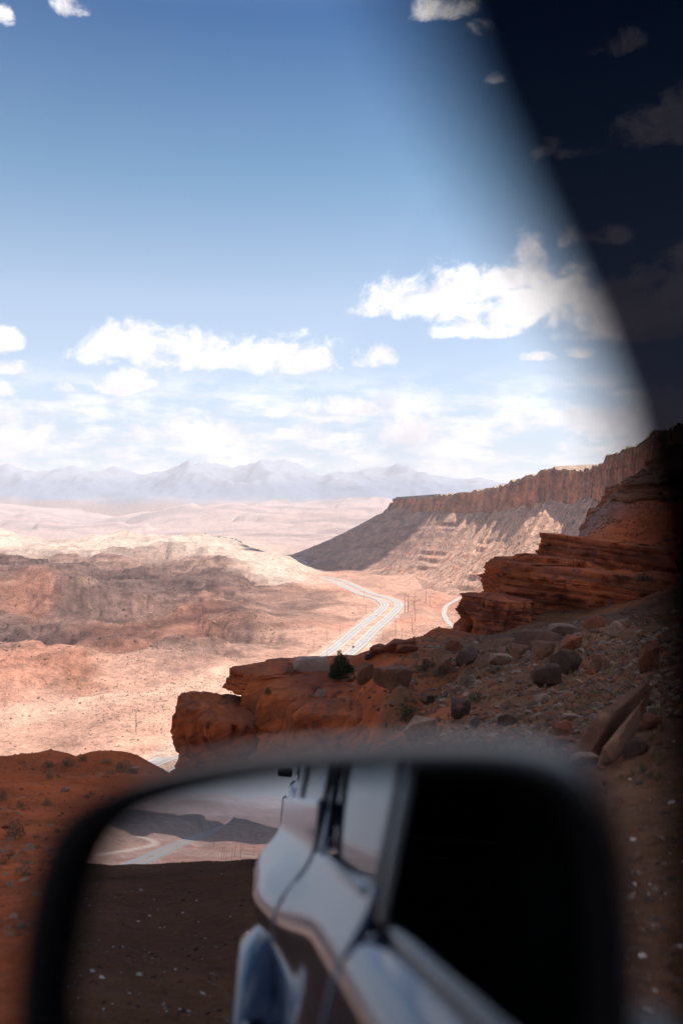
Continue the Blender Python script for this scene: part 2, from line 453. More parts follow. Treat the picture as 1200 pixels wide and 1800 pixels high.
CELL = 0.0078
def ground_z(x, y, full=False):
    x = np.asarray(x, np.float64).ravel(); y = np.asarray(y, np.float64).ravel()
    B = base(x, y); z = B[:, 0].astype(np.float64); K = np.clip(B[:, 1:], 0, 1); K /= K.sum(1, keepdims=True) + 1e-6
    r = np.hypot(x, y)
    hill = np.clip(K[:, SHALE] * 1.0 + K[:, RED] * 0.8 + K[:, WHITE] * 0.5 + K[:, TALUS] * 0.9 + K[:, SAND] * 0.22 + K[:, FAR] * 0.75, 0, 1)
    flat = sstep(16, 30, r)                                     # the lay-by itself is nearly level
    lam = 0.11; i = 0
    while lam < 2600:
        wgt = np.clip((lam / (CELL * r + 1e-6) - 1.3) / 1.5, 0, 1) * np.clip((0.24 * r - lam) / (0.12 * r + 1e-6), 0, 1)
        if lam > 0.7: wgt = wgt * (0.25 + 0.75 * flat)
        k = np.where(wgt > 0.01)[0]
        if len(k):
            a = x[k] / lam + 13.7 * i; b = y[k] / lam - 7.1 * i
            n1 = perlin(a, b, 0.5 + i)
            rid = 0.27 - np.abs(perlin(a * 0.8 + 3, b * 0.8, 2.5 + i))
            amp = lam * (0.12 if lam < 3 else 0.11) * (1 + .9 * sstep(500, 900, r[k]) * (r[k] < 4000))
            z[k] += wgt[k] * amp * (hill[k] * (0.55 * n1 + 0.75 * rid) + (1 - hill[k]) * 0.25 * n1)
        lam *= 1.9; i += 1
    # rills and gullies cut into the slopes
    gm = np.clip(K[:, SHALE] + K[:, RED] * .9 + K[:, WHITE] * .4 + K[:, SAND] * .10, 0, 1) * sstep(380, 620, r) * (1 - sstep(2800, 3800, r))
    k = np.where(gm > .02)[0]
    if len(k):
        wx = x[k] + 22 * perlin(x[k] / 90, y[k] / 90, 3.3); wy = y[k] + 22 * perlin(x[k] / 90 + 50, y[k] / 90, 4.3)
        z[k] += gm[k] * (4.5 * (ridged(wx / 62, wy / 95, 1.7, 4, .55) - .35) + 3.2 * np.abs(perlin(wx / 24, wy / 40, 6.6)))
    # sandstone ledges: height steps on the hills and benches
    for st, am in ((9.0, .32), (3.1, .4), (1.1, .35)):
        lm = np.clip(K[:, SHALE] + K[:, WHITE] * .9 + K[:, RED] * .6, 0, 1) * sstep(st * 40, st * 90, r) * (r < 6000)
        ph = (z + 2.2 * perlin(x / 160, y / 160, 9.1)) / st
        f = ph - np.floor(ph)
        z += am * lm * st * (sstep(0.55, 0.9, f) - f)
    ml = sstep(7000, 9000, r) * np.clip(K[:, FAR], 0, 1)
    z += ml * 60 * sstep(.05, .13, perlin(x / 1500, y / 900, 4.4)) + ml * 45 * sstep(.0, .07, perlin(x / 2600 + 7, y / 1300, 1.4))
    dr = np.minimum(line_dist(x, y, HW, 60), line_dist(x, y, SR, 40) * 1.5)
    dr = np.minimum(dr, line_dist(x, y, MR, 60))
    rd = 1 - sstep(19, 46, dr)
    rb = np.minimum(B[:, 0], -119.3) if True else 0
    z = z * (1 - rd) + (-119.6 * 0.7 + rb * 0.3) * rd
    return (z, K, r) if full else z

def geology(x, y, z, K, r):
    """base colours of soil and rock"""
    C = np.array([[.45, .25, .18], [.33, .072, .019], [.215, .125, .10], [.52, .39, .31], [.14, .06, .028], [.43, .30, .26]], np.float32)
    s = np.clip(r / 900, .02, 1)
    n = fbm(x / (90 * s + 4), y / (90 * s + 4), 1.1, 4)
    n2 = fbm(x / 240, y / 240, 3.3, 4)
    n3 = fbm(x / 33 + z / 6, y / 33, 6.2, 3)
    Kw = K.copy()
    mid = sstep(450, 700, r) * (r < 3600)
    Kw[:, RED] *= 1 + mid * np.clip(n2 * 1.6, -.8, 2.5)
    Kw[:, SHALE] *= 1 + mid * np.clip(-n2 * 1.2 + n * .6, -.8, 2)
    Kw[:, SAND] *= 1 + mid * np.clip(n3 * .7, -.5, 1.2)
    Kw[:, SAND] += mid * .55 * sstep(.15, .6, n3) * (K[:, SAND] + K[:, RED] + .3 * K[:, SHALE])
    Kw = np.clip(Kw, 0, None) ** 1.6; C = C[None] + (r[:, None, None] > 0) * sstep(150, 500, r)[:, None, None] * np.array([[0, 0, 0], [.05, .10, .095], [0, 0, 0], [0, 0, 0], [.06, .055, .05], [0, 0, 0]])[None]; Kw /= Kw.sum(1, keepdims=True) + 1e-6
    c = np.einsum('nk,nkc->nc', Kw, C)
    redm = np.clip(mid * K[:, SAND] * sstep(.1, .55, n2) + mid * .5 * K[:, RED] * sstep(0, .5, n), 0, 1)[:, None]
    c = c * (1 - .6 * redm) + np.array([.42, .18, .12]) * .6 * redm
    hillm = np.clip(K[:, SHALE] + .7 * K[:, RED] + .35 * K[:, WHITE], 0, 1) * mid
    bd = perlin(z / 4.6 + .8 * n, x / 700, 5.5) + .6 * perlin(z / 1.7, y / 300, 2.5)
    c = c * (1 + .42 * np.clip(bd, -.6, .6) * hillm)[:, None]
    pale = (sstep(.25, .5, perlin(z / 9.0 + .5 * n3, x / 500, 1.9)) * hillm * .45)[:, None]
    c = c * (1 - pale) + np.array([.46, .29, .21]) * pale
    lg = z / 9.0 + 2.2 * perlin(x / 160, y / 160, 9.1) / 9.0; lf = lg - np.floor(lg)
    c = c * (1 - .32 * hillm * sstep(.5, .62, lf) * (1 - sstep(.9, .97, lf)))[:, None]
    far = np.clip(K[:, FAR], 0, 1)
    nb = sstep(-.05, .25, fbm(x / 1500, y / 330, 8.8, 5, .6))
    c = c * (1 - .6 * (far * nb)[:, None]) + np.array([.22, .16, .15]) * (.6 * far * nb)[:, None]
    c *= (1 + .22 * n + .10 * n3)[:, None]
    dw = line_dist(x, y, WASH, 45) + 12 * n3
    wsh = (1 - sstep(6, 30, dw))[:, None] * .85
    c = c * (1 - wsh) + np.array([.52, .32, .235]) * wsh
    dm = (1 - sstep(6, 16, line_dist(x, y, MR, 40)))[:, None]
    c = c * (1 - dm) + np.array([.66, .47, .35]) * dm
    verge = (1 - sstep(17, 26, line_dist(x, y, HW, 40) + 3 * n3))[:, None] * .6
    c = c * (1 - verge) + np.array([.55, .40, .31]) * verge
    return c

# the ground: one sheet, finer where it is seen
a_f = np.arange(-21.5, 21.5, 0.09); a_b = np.arange(209, 229, .2)
a_r = np.concatenate([np.arange(21.5, 209, 2.5), a_b, np.arange(229, 338, 2.5)])
AZ = np.radians(np.concatenate([a_f, a_r]))
NR = 1050
RR = np.concatenate([[0.01], np.geomspace(0.55, 21500, NR - 1)])
GX = RR[:, None] * np.sin(AZ)[None]; GY = RR[:, None] * np.cos(AZ)[None]
gx, gy = GX.ravel(), GY.ravel()
gz, gK, gr = ground_z(gx, gy, True)
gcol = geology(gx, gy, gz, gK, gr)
V = np.stack([gx, gy, gz], -1)
F = grid_faces(NR, len(AZ), True)

def ground_material():
    m, t = new_mat('desert_ground')
    g = t.n('ShaderNodeVertexColor', layer_name='geology').outputs[0]
    pos = t.n('ShaderNodeNewGeometry').outputs['Position']
    n_f = t.noise(pos, 9.0, 5, .6)
    n_m = t.noise(pos, .55, 5, .6)
    n_l = t.noise(pos, .045, 5, .65)
    n_k = t.noise(pos, .17, 5, .65)
    k = t.m('ADD', t.m('ADD', t.m('MULTIPLY', n_f, .55), t.m('MULTIPLY', n_m, .7)), t.m('ADD', t.m('MULTIPLY', n_l, .6), t.m('MULTIPLY', n_k, .6)))
    k = t.ramp(k, .95, 1.5, .45, 1.5, False)
    c = t.mix(1.0, g, t.n('ShaderNodeCombineColor').outputs[0], 'MULTIPLY')
    comb = c.node.inputs[7].links[0].from_node
    for i in range(3): t.put(comb.inputs[i], k)
    vor = t.n('ShaderNodeTexVoronoi'); t.put(vor.inputs['Vector'], pos); vor.inputs['Scale'].default_value = 16
    grit = t.ramp(vor.outputs[0], 0.10, 0.22, 1.0, 0.0)
    gsel = t.m('MULTIPLY', grit, t.ramp(t.noise(pos, 1.3, 2), .5, .62))
    c2 = t.mix(t.m('MULTIPLY', gsel, .35), c, (.46, .33, .25))
    # low desert scrub as dark flecks, too small to tell apart far out
    v2 = t.n('ShaderNodeTexVoronoi'); t.put(v2.inputs['Vector'], pos); v2.inputs['Scale'].default_value = .11
    fleck = t.m('MULTIPLY', t.ramp(v2.outputs[0], .12, .24, 1, 0), t.ramp(t.noise(pos, .012, 3), .42, .6))
    cd_ = t.n('ShaderNodeVectorMath', operation='LENGTH'); t.put(cd_.inputs[0], pos)
    fleck = t.m('MULTIPLY', fleck, t.ramp(cd_.outputs['Value'], 420, 600))
    c3 = t.mix(t.m('MULTIPLY', fleck, .8), c2, (.13, .10, .07))
    h = t.m('ADD', t.m('MULTIPLY', n_m, .5), t.m('MULTIPLY', n_f, .06))
    far = t.ramp(cd_.outputs['Value'], 120, 500)
    h = t.m('ADD', h, t.m('MULTIPLY', far, t.m('ADD', t.m('MULTIPLY', n_l, 9.0), t.m('MULTIPLY', n_k, 3.5))))
    t.principled(c3, .95, t.bump(h, .8, 1.0), **{'Specular IOR Level': .1})
    return m
M_GROUND = ground_material()
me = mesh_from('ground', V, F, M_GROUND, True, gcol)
ground = add('ground', me, kind='structure')

# ------------------------------------------------------------------ roads
def ribbon(line, offs, dz, wid):
    """a strip of road along a centre line, shifted sideways"""
    tgt = np.gradient(line, axis=0); tgt /= np.linalg.norm(tgt, axis=1, keepdims=True)
    nrm = np.stack([-tgt[:, 1], tgt[:, 0]], -1)
    a = line + nrm * (offs - wid / 2); b = line + nrm * (offs + wid / 2)
    return a, b
def road_z(x, y):
    rb = np.minimum(base(x, y)[:, 0], -119.3)
    return -119.6 * .7 + rb * .3
def road_strip(name, line, offs, wid, dz, mat, parent=None, dash=None, **kw):
    a, b = ribbon(line, offs, dz, wid)
    zc = road_z(line[:, 0], line[:, 1]) + dz
    V = np.zeros((len(line) * 2, 3)); V[0::2, :2] = a; V[1::2, :2] = b; V[0::2, 2] = zc; V[1::2, 2] = zc
    i = np.arange(len(line) - 1) * 2
    if dash: i = i[(np.arange(len(i)) % dash[1]) < dash[0]]
    F = np.stack([i, i + 1, i + 3, i + 2], -1)
    return add(name, mesh_from(name, V, F, mat, False), parent, **kw)
def flat_mat(name, col, rough=.9, nscale=.3, namp=.25, spec=.3):
    m, t = new_mat(name)
    pos = t.n('ShaderNodeNewGeometry').outputs['Position']
    n = t.noise(pos, nscale, 5, .6)
    k = t.ramp(n, .3, .7, 1 - namp, 1 + namp, False)
    c = t.vm('SCALE', tuple(col), scale=k)
    t.principled(c, rough, **{'Specular IOR Level': spec})
    return m
M_ASPH = flat_mat('sun_bleached_asphalt', (.37, .33, .305), .85, .15, .2)
M_LINE_W = flat_mat('road_paint_white', (.55, .53, .50)); M_LINE_Y = flat_mat('road_paint_yellow', (.62, .42, .12))
M_TYRE_TRACK = flat_mat('tyre_darkened_asphalt', (.325, .295, .275), .85, .15, .2)
hw = empty('highway', kind='structure')
for s_ in (-1, 1):
    cw = road_strip('carriageway', HW, s_ * 10.0, 11.0, 0.35, M_ASPH, hw)
    road_strip('edge_line', HW, s_ * 10.0 + 4.9, .5, .365, M_LINE_W, cw); road_strip('edge_line', HW, s_ * 10.0 - 4.9, .5, .365, M_LINE_W, cw)
    road_strip('lane_line', HW, s_ * 10.0, .35, .365, M_LINE_W, cw, dash=(1, 2))
    for q in (-2.2, 2.2): road_strip('wheel_track', HW, s_ * 10.0 + q, 1.9, .358, M_TYRE_TRACK, cw)
    road_strip('shoulder', HW, s_ * 16.3, 1.4, .33, flat_mat('road_shoulder', (.36, .27, .21)), hw)
sr = road_strip('side_road', SR, 0, 6.6, .35, M_ASPH, kind='structure')
road_strip('centre_line', SR, 0, .25, .365, M_LINE_Y, sr)
road_strip('edge_line', SR, 2.9, .2, .365, M_LINE_W, sr); road_strip('edge_line', SR, -2.9, .2, .365, M_LINE_W, sr)

# ------------------------------------------------------------------ rock materials
def rock_material(name, cols, band=.0, bandscale=1.0, tilt=(0, 0), fine=3.0, big=.25, bumpd=.12, streak=None, coord='Position', rough=.92, bump=.8):
    m, t = new_mat(name)
    if coord == 'Position':
        pos = t.n('ShaderNodeNewGeometry').outputs['Position']
    else:
        pos = t.n('ShaderNodeTexCoord').outputs['Object']
        oi = t.n('ShaderNodeObjectInfo')
        pos = t.vm('ADD', pos, t.vm('SCALE', (31.0, 17.0, 5.0), scale=oi.outputs['Random']))
    n1 = t.noise(pos, big, 6, .62, .4); n2 = t.noise(pos, fine, 6, .65)
    c = t.mix(t.ramp(n1, .36, .64), cols[0], cols[1])
    if len(cols) > 2: c = t.mix(t.ramp(t.noise(pos, big * 2.3, 4, .6), .56, .70), c, cols[2])
    h = t.m('ADD', t.m('MULTIPLY', n2, .6), t.m('MULTIPLY', n1, .5))
    if band:
        s = t.n('ShaderNodeSeparateXYZ'); t.put(s.inputs[0], pos)
        zz = t.m('ADD', s.outputs[2], t.m('ADD', t.m('MULTIPLY', s.outputs[0], -tilt[0]), t.m('MULTIPLY', s.outputs[1], -tilt[1])))
        zz = t.m('ADD', zz, t.m('MULTIPLY', n1, .8 / bandscale))
        cb = t.n('ShaderNodeCombineXYZ'); t.put(cb.inputs[2], t.m('MULTIPLY', zz, bandscale))
        t.put(cb.inputs[0], t.m('MULTIPLY', s.outputs[0], .02 * bandscale)); t.put(cb.inputs[1], t.m('MULTIPLY', s.outputs[1], .02 * bandscale))
        nb = t.noise(cb.outputs[0], 1.0, 5, .7)
        c = t.mix(t.m('MULTIPLY', t.ramp(nb, .44, .60), band), c, cols[-1])
        h = t.m('ADD', h, t.m('MULTIPLY', nb, .9))
    if streak:
        st = t.vm('MULTIPLY', pos, (streak[1], streak[1], streak[1] * .07))
        ns = t.noise(st, 1.0, 5, .6)
        c = t.mix(t.m('MULTIPLY', t.ramp(ns, .50, .66), streak[2]), c, streak[0])
    k = t.ramp(n2, .25, .75, .72, 1.25, False)
    c = t.vm('SCALE', c, scale=k)
    if 'BYATTR' in name:
        pass
    t.principled(c, rough, t.bump(h, bump, bumpd), **{'Specular IOR Level': .15})
    return m

# ------------------------------------------------------------------ the mountains on the horizon
MT_PROF = [(-500, 845), (-200, 838), (-60, 840), (20, 831), (60, 843), (100, 838), (140, 841), (180, 846), (212, 838), (255, 851), (300, 846), (355, 827), (400, 836), (450, 834), (500, 822), (530, 836), (565, 852), (610, 845), (650, 836), (690, 833), (730, 845), (780, 852), (830, 858), (950, 866), (1200, 880), (1500, 890)]
def mountains():
    nx, ny = 520, 130
    xs = np.linspace(-9500, 8500, nx); ys = np.linspace(12500, 19500, ny)
    X, Y = np.meshgrid(xs, ys)
    ridge_y = 16200 + 500 * np.sin(xs / 2100.0)
    px = 600 + xs / ridge_y * 1750
    prof = np.interp(px, [p[0] for p in MT_PROF], [p[1] for p in MT_PROF])
    hz = 1.5 + (915 - prof) / 1750 * ridge_y
    t = (Y - ridge_y[None]) / np.where(Y < ridge_y[None], 3700, 3300)
    env = np.clip(1 - np.abs(t), 0, 1)
    rd = ridged(X / 1500, Y / 1900, 2.2, 5, .55)
    H = hz[None] * env ** 1.25 * (1 + .55 * (rd - .45) * (1 - env ** 3)) + 40 * rd * np.clip(1 - env, 0, 1) * env
    foot = np.exp(-((Y - 13900) / 500) ** 2) * 190 * sstep(-.1, .4, perlin(X / 1900, Y / 900, .2))
    Z = 120 + np.maximum(H, foot) - 60 * (env < .02)
    Z = Z - 420 * (1 - sstep(12500, 12850, Y))
    col = np.array([.15, .19, .26])[None, None] + np.zeros((ny, nx, 1))  # pale blue put into the rock colour stands in for thicker haze
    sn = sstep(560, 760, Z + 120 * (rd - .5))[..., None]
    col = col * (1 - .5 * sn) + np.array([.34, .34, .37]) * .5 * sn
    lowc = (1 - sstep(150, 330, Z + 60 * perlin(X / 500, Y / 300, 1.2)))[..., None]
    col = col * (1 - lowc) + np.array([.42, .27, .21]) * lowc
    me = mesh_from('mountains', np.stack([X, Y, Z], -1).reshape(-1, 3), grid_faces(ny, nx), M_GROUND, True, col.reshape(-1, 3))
    return add('mountains', me, kind='structure')
mountains()

# ------------------------------------------------------------------ the mesa: rim, cliff, ledgy talus, toe
def mesa():
    K = [  # rim X, Y, z ; cliff height ; toe X, Y, z
        (520, 3300, 58, 26, 420, 3900, -112), (300, 2950, 60, 26, 90, 3560, -112), (200, 2800, 62, 27, -150, 3250, -112), (158, 2700, 61, 27, -165, 2850, -113), (140, 2600, 61, 28, -60, 2420, -115),
        (190, 2480, 62, 34, 40, 2330, -112), (263, 2300, 67, 42, 120, 2150, -108), (320, 2010, 76, 52, 168, 1830, -110), (352, 1750, 91, 58, 196, 1500, -117),
        (384, 1560, 87, 52, 214, 1280, -118), (374, 1400, 95, 54, 225, 1040, -118), (360, 1200, 103, 58, 200, 800, -116), (350, 1000, 106, 58, 170, 600, -112), (350, 760, 112, 58, 175, 420, -95), (380, 500, 118, 58, 230, 250, -60)]
    K = np.array(K, float)
    d = np.r_[0, np.cumsum(np.hypot(np.diff(K[:, 0]), np.diff(K[:, 1])))]
    def spl(sq):
        line = smooth_line(K, 1e9 if False else 30)
        return line
    L = smooth_line(K, 12.0)                                     # columns parametrised along the rim
    # resample evenly by apparent size
    seg = np.hypot(np.diff(L[:, 0]), np.diff(L[:, 1])) / np.hypot(L[:-1, 0], L[:-1, 1]); cum = np.r_[0, np.cumsum(seg)]
    NS = 1050
    u = np.linspace(0, cum[-1], NS)
    L = np.stack([np.interp(u, cum, L[:, i]) for i in range(7)], -1)
    al = np.r_[0, np.cumsum(np.hypot(np.diff(L[:, 0]), np.diff(L[:, 1])))]
    rim = L[:, :2]; toe = L[:, 4:6]
    out = toe - rim; hl = np.linalg.norm(out, axis=1, keepdims=True); out = out / hl
    kk = np.ones(41) / 41
    out = np.stack([np.convolve(np.pad(out[:, i], 20, 'edge'), kk, 'valid') for i in (0, 1)], -1); out /= np.linalg.norm(out, axis=1, keepdims=True)
    # blocky rim and buttressed face
    blk = 9 * perlin(al / 55, al * 0, 1.5) + 4.5 * np.round(2 * perlin(al / 17, al * 0 + 3, 2.5)) / 2 + 2.2 * perlin(al / 7, al * 0, 7.5)
    wv0 = 12 * perlin(al / 50, al * 0, 31.5)
    rimz = L[:, 2] - 5 + 3.0 * perlin(al / 90, al * 0, 4.5) + 4.5 * np.round(2.6 * perlin((al + wv0) / 26, al * 0, 5.5)) / 2 + 2.2 * np.abs(perlin(al / 6.5, al * 0, 9.5)) + 3 * np.clip(perlin(al / 11, al * 0, 15.5) - .35, 0, 1) * 4
    wv = 14 * perlin(al / 60, al * 0, 21.5); butt = 24 * perlin(al / 150, al * 0, 11.5) + 11 * perlin((al + wv) / 52, al * 0, 3.5) + 3.2 * np.round(2.0 * perlin((al + 2 * wv) / 37, al * 0, 8.5)) / 1.5
    ch = L[:, 3] * (1 + .12 * perlin(al / 60, al * 0, 6.5))
    NT_, NC, NTL, NK = 14, 56, 120, 5
    am_ = .35 + 1.5 * sstep(-.25, .45, perlin(al / 120, al * 0, 41.5)); stp = 7 * sstep(.0, .3, perlin(al / 160, al * 0, 44.5)); sh_ = .42 + .2 * perlin(al / 70, al * 0, 47.5)
    rows = []; cols = []
    def put(h, z, kind, extra=0):
        p = rim + out * h[:, None]
        rows.append(np.c_[p, z]); cols.append(np.full(NS, kind, float))
    for i in range(NT_):
        f = (1 - i / (NT_ - 1)) ** 2
        put(-f * 420 + butt * (1 - f) , rimz + f * 26 + 2 * perlin(al / 25, al * 0 + f * 16, 3.1) * f, 0)
    for i in range(1, NC):
        f = i / NC
        zz = rimz - f * ch
        led = 2.2 * np.floor(f * 5 + .4 * perlin(al / 45, al * 0, 2.2)) + 5.5 * f
        rough = 3.2 * fbm(al / 17, zz / 26, 5.5, 4) + 1.2 * fbm(al / 5, zz / 4, 1.5, 2) + 1.8 * np.round(2 * perlin(al / 12, zz / 18, .5)) / 2
        cut = (f < .16) * 2.5 * np.abs(perlin(al / 6, zz / 3, 4.4))
        put(butt + led + rough * am_ - 1.5 + blk * am_ * (1 - f) * .35 - cut + stp * (sstep(sh_ - .03, sh_ + .04, f) - .5), zz, 1)
    h0 = butt + 5.5 + 2.2 * 5
    z0 = rimz - ch
    for i in range(NTL):
        f = (i / (NTL - 1))
        hh = h0 + (hl[:, 0] - h0) * f
        g = 1 - (1 - f) ** 1.28
        zz = z0 + (L[:, 6] - 3 - z0) * g
        gull = ridged(al / 42 + .25 * perlin(al / 90, np.full(NS, f * 3)), np.full(NS, f * 1.6), 7.7, 3)
        zz = zz + (gull - .35) * 3.2 * math.sin(math.pi * min(1, f * 1.05)) ** .6
        zz = zz + 1.7 * fbm(al / 16, hh / 13, .5, 4) * min(1, f * 6) * (1 - .6 * f)
        ph = (zz + 5 * perlin(al / 130, hh / 200, 2.9)) / 15; fr = ph - np.floor(ph)
        lm = sstep(.0, .45, perlin(al / 120, zz / 25, 6.4))
        zz = zz + lm * 15 * .55 * (sstep(.62, .9, fr) - fr)
        put(hh, zz, 2)
    for i in range(1, NK): put(hl[:, 0] + i * 12, L[:, 6] - 3 - i * 8, 3)
    V = np.stack(rows); kind = np.stack(cols); nr = len(rows)
    X, Y, Z = V[..., 0], V[..., 1], V[..., 2]
    A = np.broadcast_to(al[None], X.shape)
    n = fbm(A / 60, Z / 22, 2.5, 4); n2 = fbm(A / 11, Z / 8, 8.5, 3); zb = perlin(Z / 7.5, A / 700, 3.3)
    stre = fbm(A / 13, Z / 55, 5.2, 4) + .5 * perlin(A / 45, Z / 60, 1.2)
    top = np.array([.36, .25, .18]); cl_a = np.array([.46, .175, .095]); cl_b = np.array([.20, .095, .075]); ta = np.array([.52, .30, .21]); tb = np.array([.235, .135, .115]); tr = np.array([.46, .20, .13])
    def mx(a, b, f): return a * (1 - f[..., None]) + b * f[..., None]
    ccl = mx(np.broadcast_to(cl_a, X.shape + (3,)), cl_b, np.clip(sstep(-.15, .45, stre) * .85 + .3 * sstep(.2, .6, zb), 0, 1))
    ccl = mx(ccl, np.array([.40, .29, .23]), sstep(.25, .6, n) * .25)
    fr_ = np.clip((rimz[None] - Z) / ch[None], 0, 1)
    ccl = mx(ccl, np.array([.40, .27, .19]), (1 - sstep(.06, .16, fr_ + .06 * n2)) * .7)
    ccl = ccl * (1 + .5 * np.clip(fbm(A / 38, Z / 30, 12.2, 3), -.7, .7))[..., None]
    end = 1 - sstep(1950, 2350, Y)  # talus on the far nose is coloured darker, deepening the cloud's shade
    cta = mx(np.broadcast_to(ta, X.shape + (3,)), tb, np.clip(sstep(-.1, .45, n * .8 + zb * .5) * (.22 + .6 * (1 - end)) + .5 * (1 - end), 0, .95))
    cta = mx(cta, tr, sstep(.15, .5, fbm(A / 75, Z / 14, 4.1, 3)) * .75 * sstep(-20, -70, Z))
    cta = cta * (1 + .30 * n2)[..., None]
    c = np.where((kind == 0)[..., None], top, np.where((kind == 1)[..., None], ccl, cta))
    me = mesh_from('mesa', V.reshape(-1, 3), grid_faces(nr, NS), M_GROUND, True, c.reshape(-1, 3))
    return V, kind
MESA_V, MESA_K = mesa()
add('mesa', bpy.data.meshes['mesa'], kind='structure')

# ------------------------------------------------------------------ layered sandstone outcrops close by
def layered(name, outline, zb, zt, mat, parent, layers=26, lay_amp=.5, taper=.12, dip=(0, 0), dip0=(0, 0), nside=420, per=4, seed=1, rough=.35, rfreq=.55, topn=.4, rows_top=14, skew=(0, 0), blocky=.3, joint=0.0, cracks=0.0):
    """a rock mass of stacked, unevenly weathered beds over a plan outline"""
    r = np.random.default_rng(seed)
    o = np.array(outline, float)
    loop = smooth_line(np.vstack([o, o[:1]]), .15)[:-1]
    per_len = np.r_[0, np.cumsum(np.linalg.norm(np.diff(np.vstack([loop, loop[:1]]), axis=0), axis=1))]
    u = np.linspace(0, per_len[-1], nside, endpoint=False)
    lp = np.vstack([loop, loop[:1]])
    ring = np.stack([np.interp(u, per_len, lp[:, i]) for i in (0, 1)], -1)
    tg = np.roll(ring, -1, 0) - np.roll(ring, 1, 0); tg /= np.linalg.norm(tg, axis=1, keepdims=True) + 1e-9
    nm = np.stack([tg[:, 1], -tg[:, 0]], -1)
    area = 0.5 * np.sum(ring[:, 0] * np.roll(ring[:, 1], -1) - np.roll(ring[:, 0], -1) * ring[:, 1])
    if area < 0: nm = -nm
    cen = ring.mean(0)
    H = zt - zb
    th = r.uniform(.25, 1.0, layers) ** 2 + .12; th = np.cumsum(th) / th.sum()
    rows = []
    lo = 0
    def jnt(z): return .55 * np.round(2.1 * perlin(u / 3.1 + .12 * z, u * 0 + z / 5.5, seed + 8.5)) + .35 * np.round(2.1 * perlin(u / 1.2, u * 0 + z / 1.9, seed + 4.5)) + .5 * perlin(u / 5.0, u * 0 + z / 3.5, seed + 6.5)
    for k in range(layers):
        hi = th[k]; lsc = r.uniform(.35, 1.25); off = r.normal(0, lay_amp * .55); 
        wob = lay_amp * perlin(u / 2.6 + 13 * k, u * 0 + k * 3.1, seed + .5)
        blk = blocky * np.round(1.7 * perlin(u / 1.1 + 7.7 * k, u * 0 + k, seed + 2.5)) 
        prof = [(.02, -.32), (.14, .0), (.55, .08), (.90, .02), (.985, -.22)] if per >= 4 else [(.05, -.2), (.5, .05), (.95, -.15)]
        for (q, dd) in prof:
            f = lo + (hi - lo) * q
            z = zb + H * f
            rad = off * lsc + wob * lsc + blk * lsc + joint * jnt(z) + dd * lay_amp * 1.1 - taper * H * f
            rad = rad + rough * fbm(ring[:, 0] * rfreq, ring[:, 1] * rfreq, z * rfreq * 1.4 + seed, 4)
            rad = rad + .16 * fbm(ring[:, 0] * 1.3, ring[:, 1] * 1.3, z * 2.4 + seed, 3)
            if cracks:
                q1 = np.abs(perlin((ring[:, 0] * .75 + z * .85) / 2.6, ring[:, 1] / 4.0 - z / 6, seed + .3)); q2 = np.abs(perlin(ring[:, 0] / 1.5 - z / 2.2, ring[:, 1] / 2.0, seed + 7.3))
                rad = rad - cracks * (1 - sstep(0, .085, q1)) - cracks * .45 * (1 - sstep(0, .06, q2))
            p = ring + nm * rad[:, None] + np.array(skew) * f * H
            rows.append(np.c_[p, np.full(nside, z)])
        lo = hi
    last = rows[-1].copy(); c = last[:, :2].mean(0)
    for i in range(1, rows_top + 1):
        g = 1 - (i / rows_top) ** .8
        p = last.copy(); p[:, :2] = c + (last[:, :2] - c) * max(g, .004)
        p[:, 2] = zt + topn * (.6 * fbm(p[:, 0] * .35, p[:, 1] * .35, seed + 1.5, 4) + .15 * perlin(p[:, 0] * 1.6, p[:, 1] * 1.6, 2.2)) * min(1, (1 - g) * 5)
        rows.append(p)
    V = np.stack(rows)
    V[..., 2] += dip[0] * (V[..., 0] - dip0[0]) + dip[1] * (V[..., 1] - dip0[1])
    me = mesh_from(name, V.reshape(-1, 3), grid_faces(len(rows), nside, True)[:, ::-1] if area < 0 else grid_faces(len(rows), nside, True), mat, True)
    return add(name, me, parent)

M_RED = rock_material('red_sandstone', [(.42, .105, .034), (.27, .066, .028), (.13, .044, .028)], band=.75, bandscale=1.6, tilt=(-.2, -.02), fine=3.2, big=.22, bumpd=.22)
M_RED2 = rock_material('orange_sandstone', [(.46, .112, .03), (.32, .072, .024), (.17, .046, .022)], band=.7, bandscale=1.1, tilt=(.5, .1), fine=2.2, big=.35, bumpd=.35)
M_RED3 = rock_material('brown_shale', [(.24, .10, .055), (.15, .07, .045), (.30, .10, .045)], band=.5, bandscale=.7, tilt=(-.1, 0), fine=1.6, big=.15, bumpd=.4)
oc = empty('rock_outcrop', (24, 108, -10), label='dark red layered sandstone outcrop with tilted beds right of the valley', cat='rock outcrop')
def child_fix(o):                     # parts keep their place under an Empty that stands at the base
    o.matrix_parent_inverse = Matrix.Translation(o.parent.location).inverted()
    return o
def OX(px, d): return (px - 600) / 1750 * d
child_fix(layered('rock_face', [(OX(872, 104), 104), (20.5, 100.5), (26, 98), (33, 94), (44, 88), (62, 86), (64, 118), (48, 128), (30, 126), (21, 120), (17.4, 112)], -17, -3.0, M_RED, oc, 34, .26, .045, dip=(-.10, .02), dip0=(20, 104), nside=480, seed=3, rough=1.5, rfreq=.24, topn=1.4, blocky=.2, joint=1.0))
child_fix(layered('upper_ledge', [(OX(950, 110), 111), (24.5, 108), (28, 106.5), (34, 104), (40, 103), (50, 100), (64, 100), (64, 124), (48, 132), (32, 130), (25, 122)], -7.5, .05, M_RED, oc, 12, .34, .09, dip=(-.14, .015), dip0=(23, 110), nside=460, seed=11, rough=1.2, rfreq=.3, topn=1.0, blocky=.25, joint=.9))
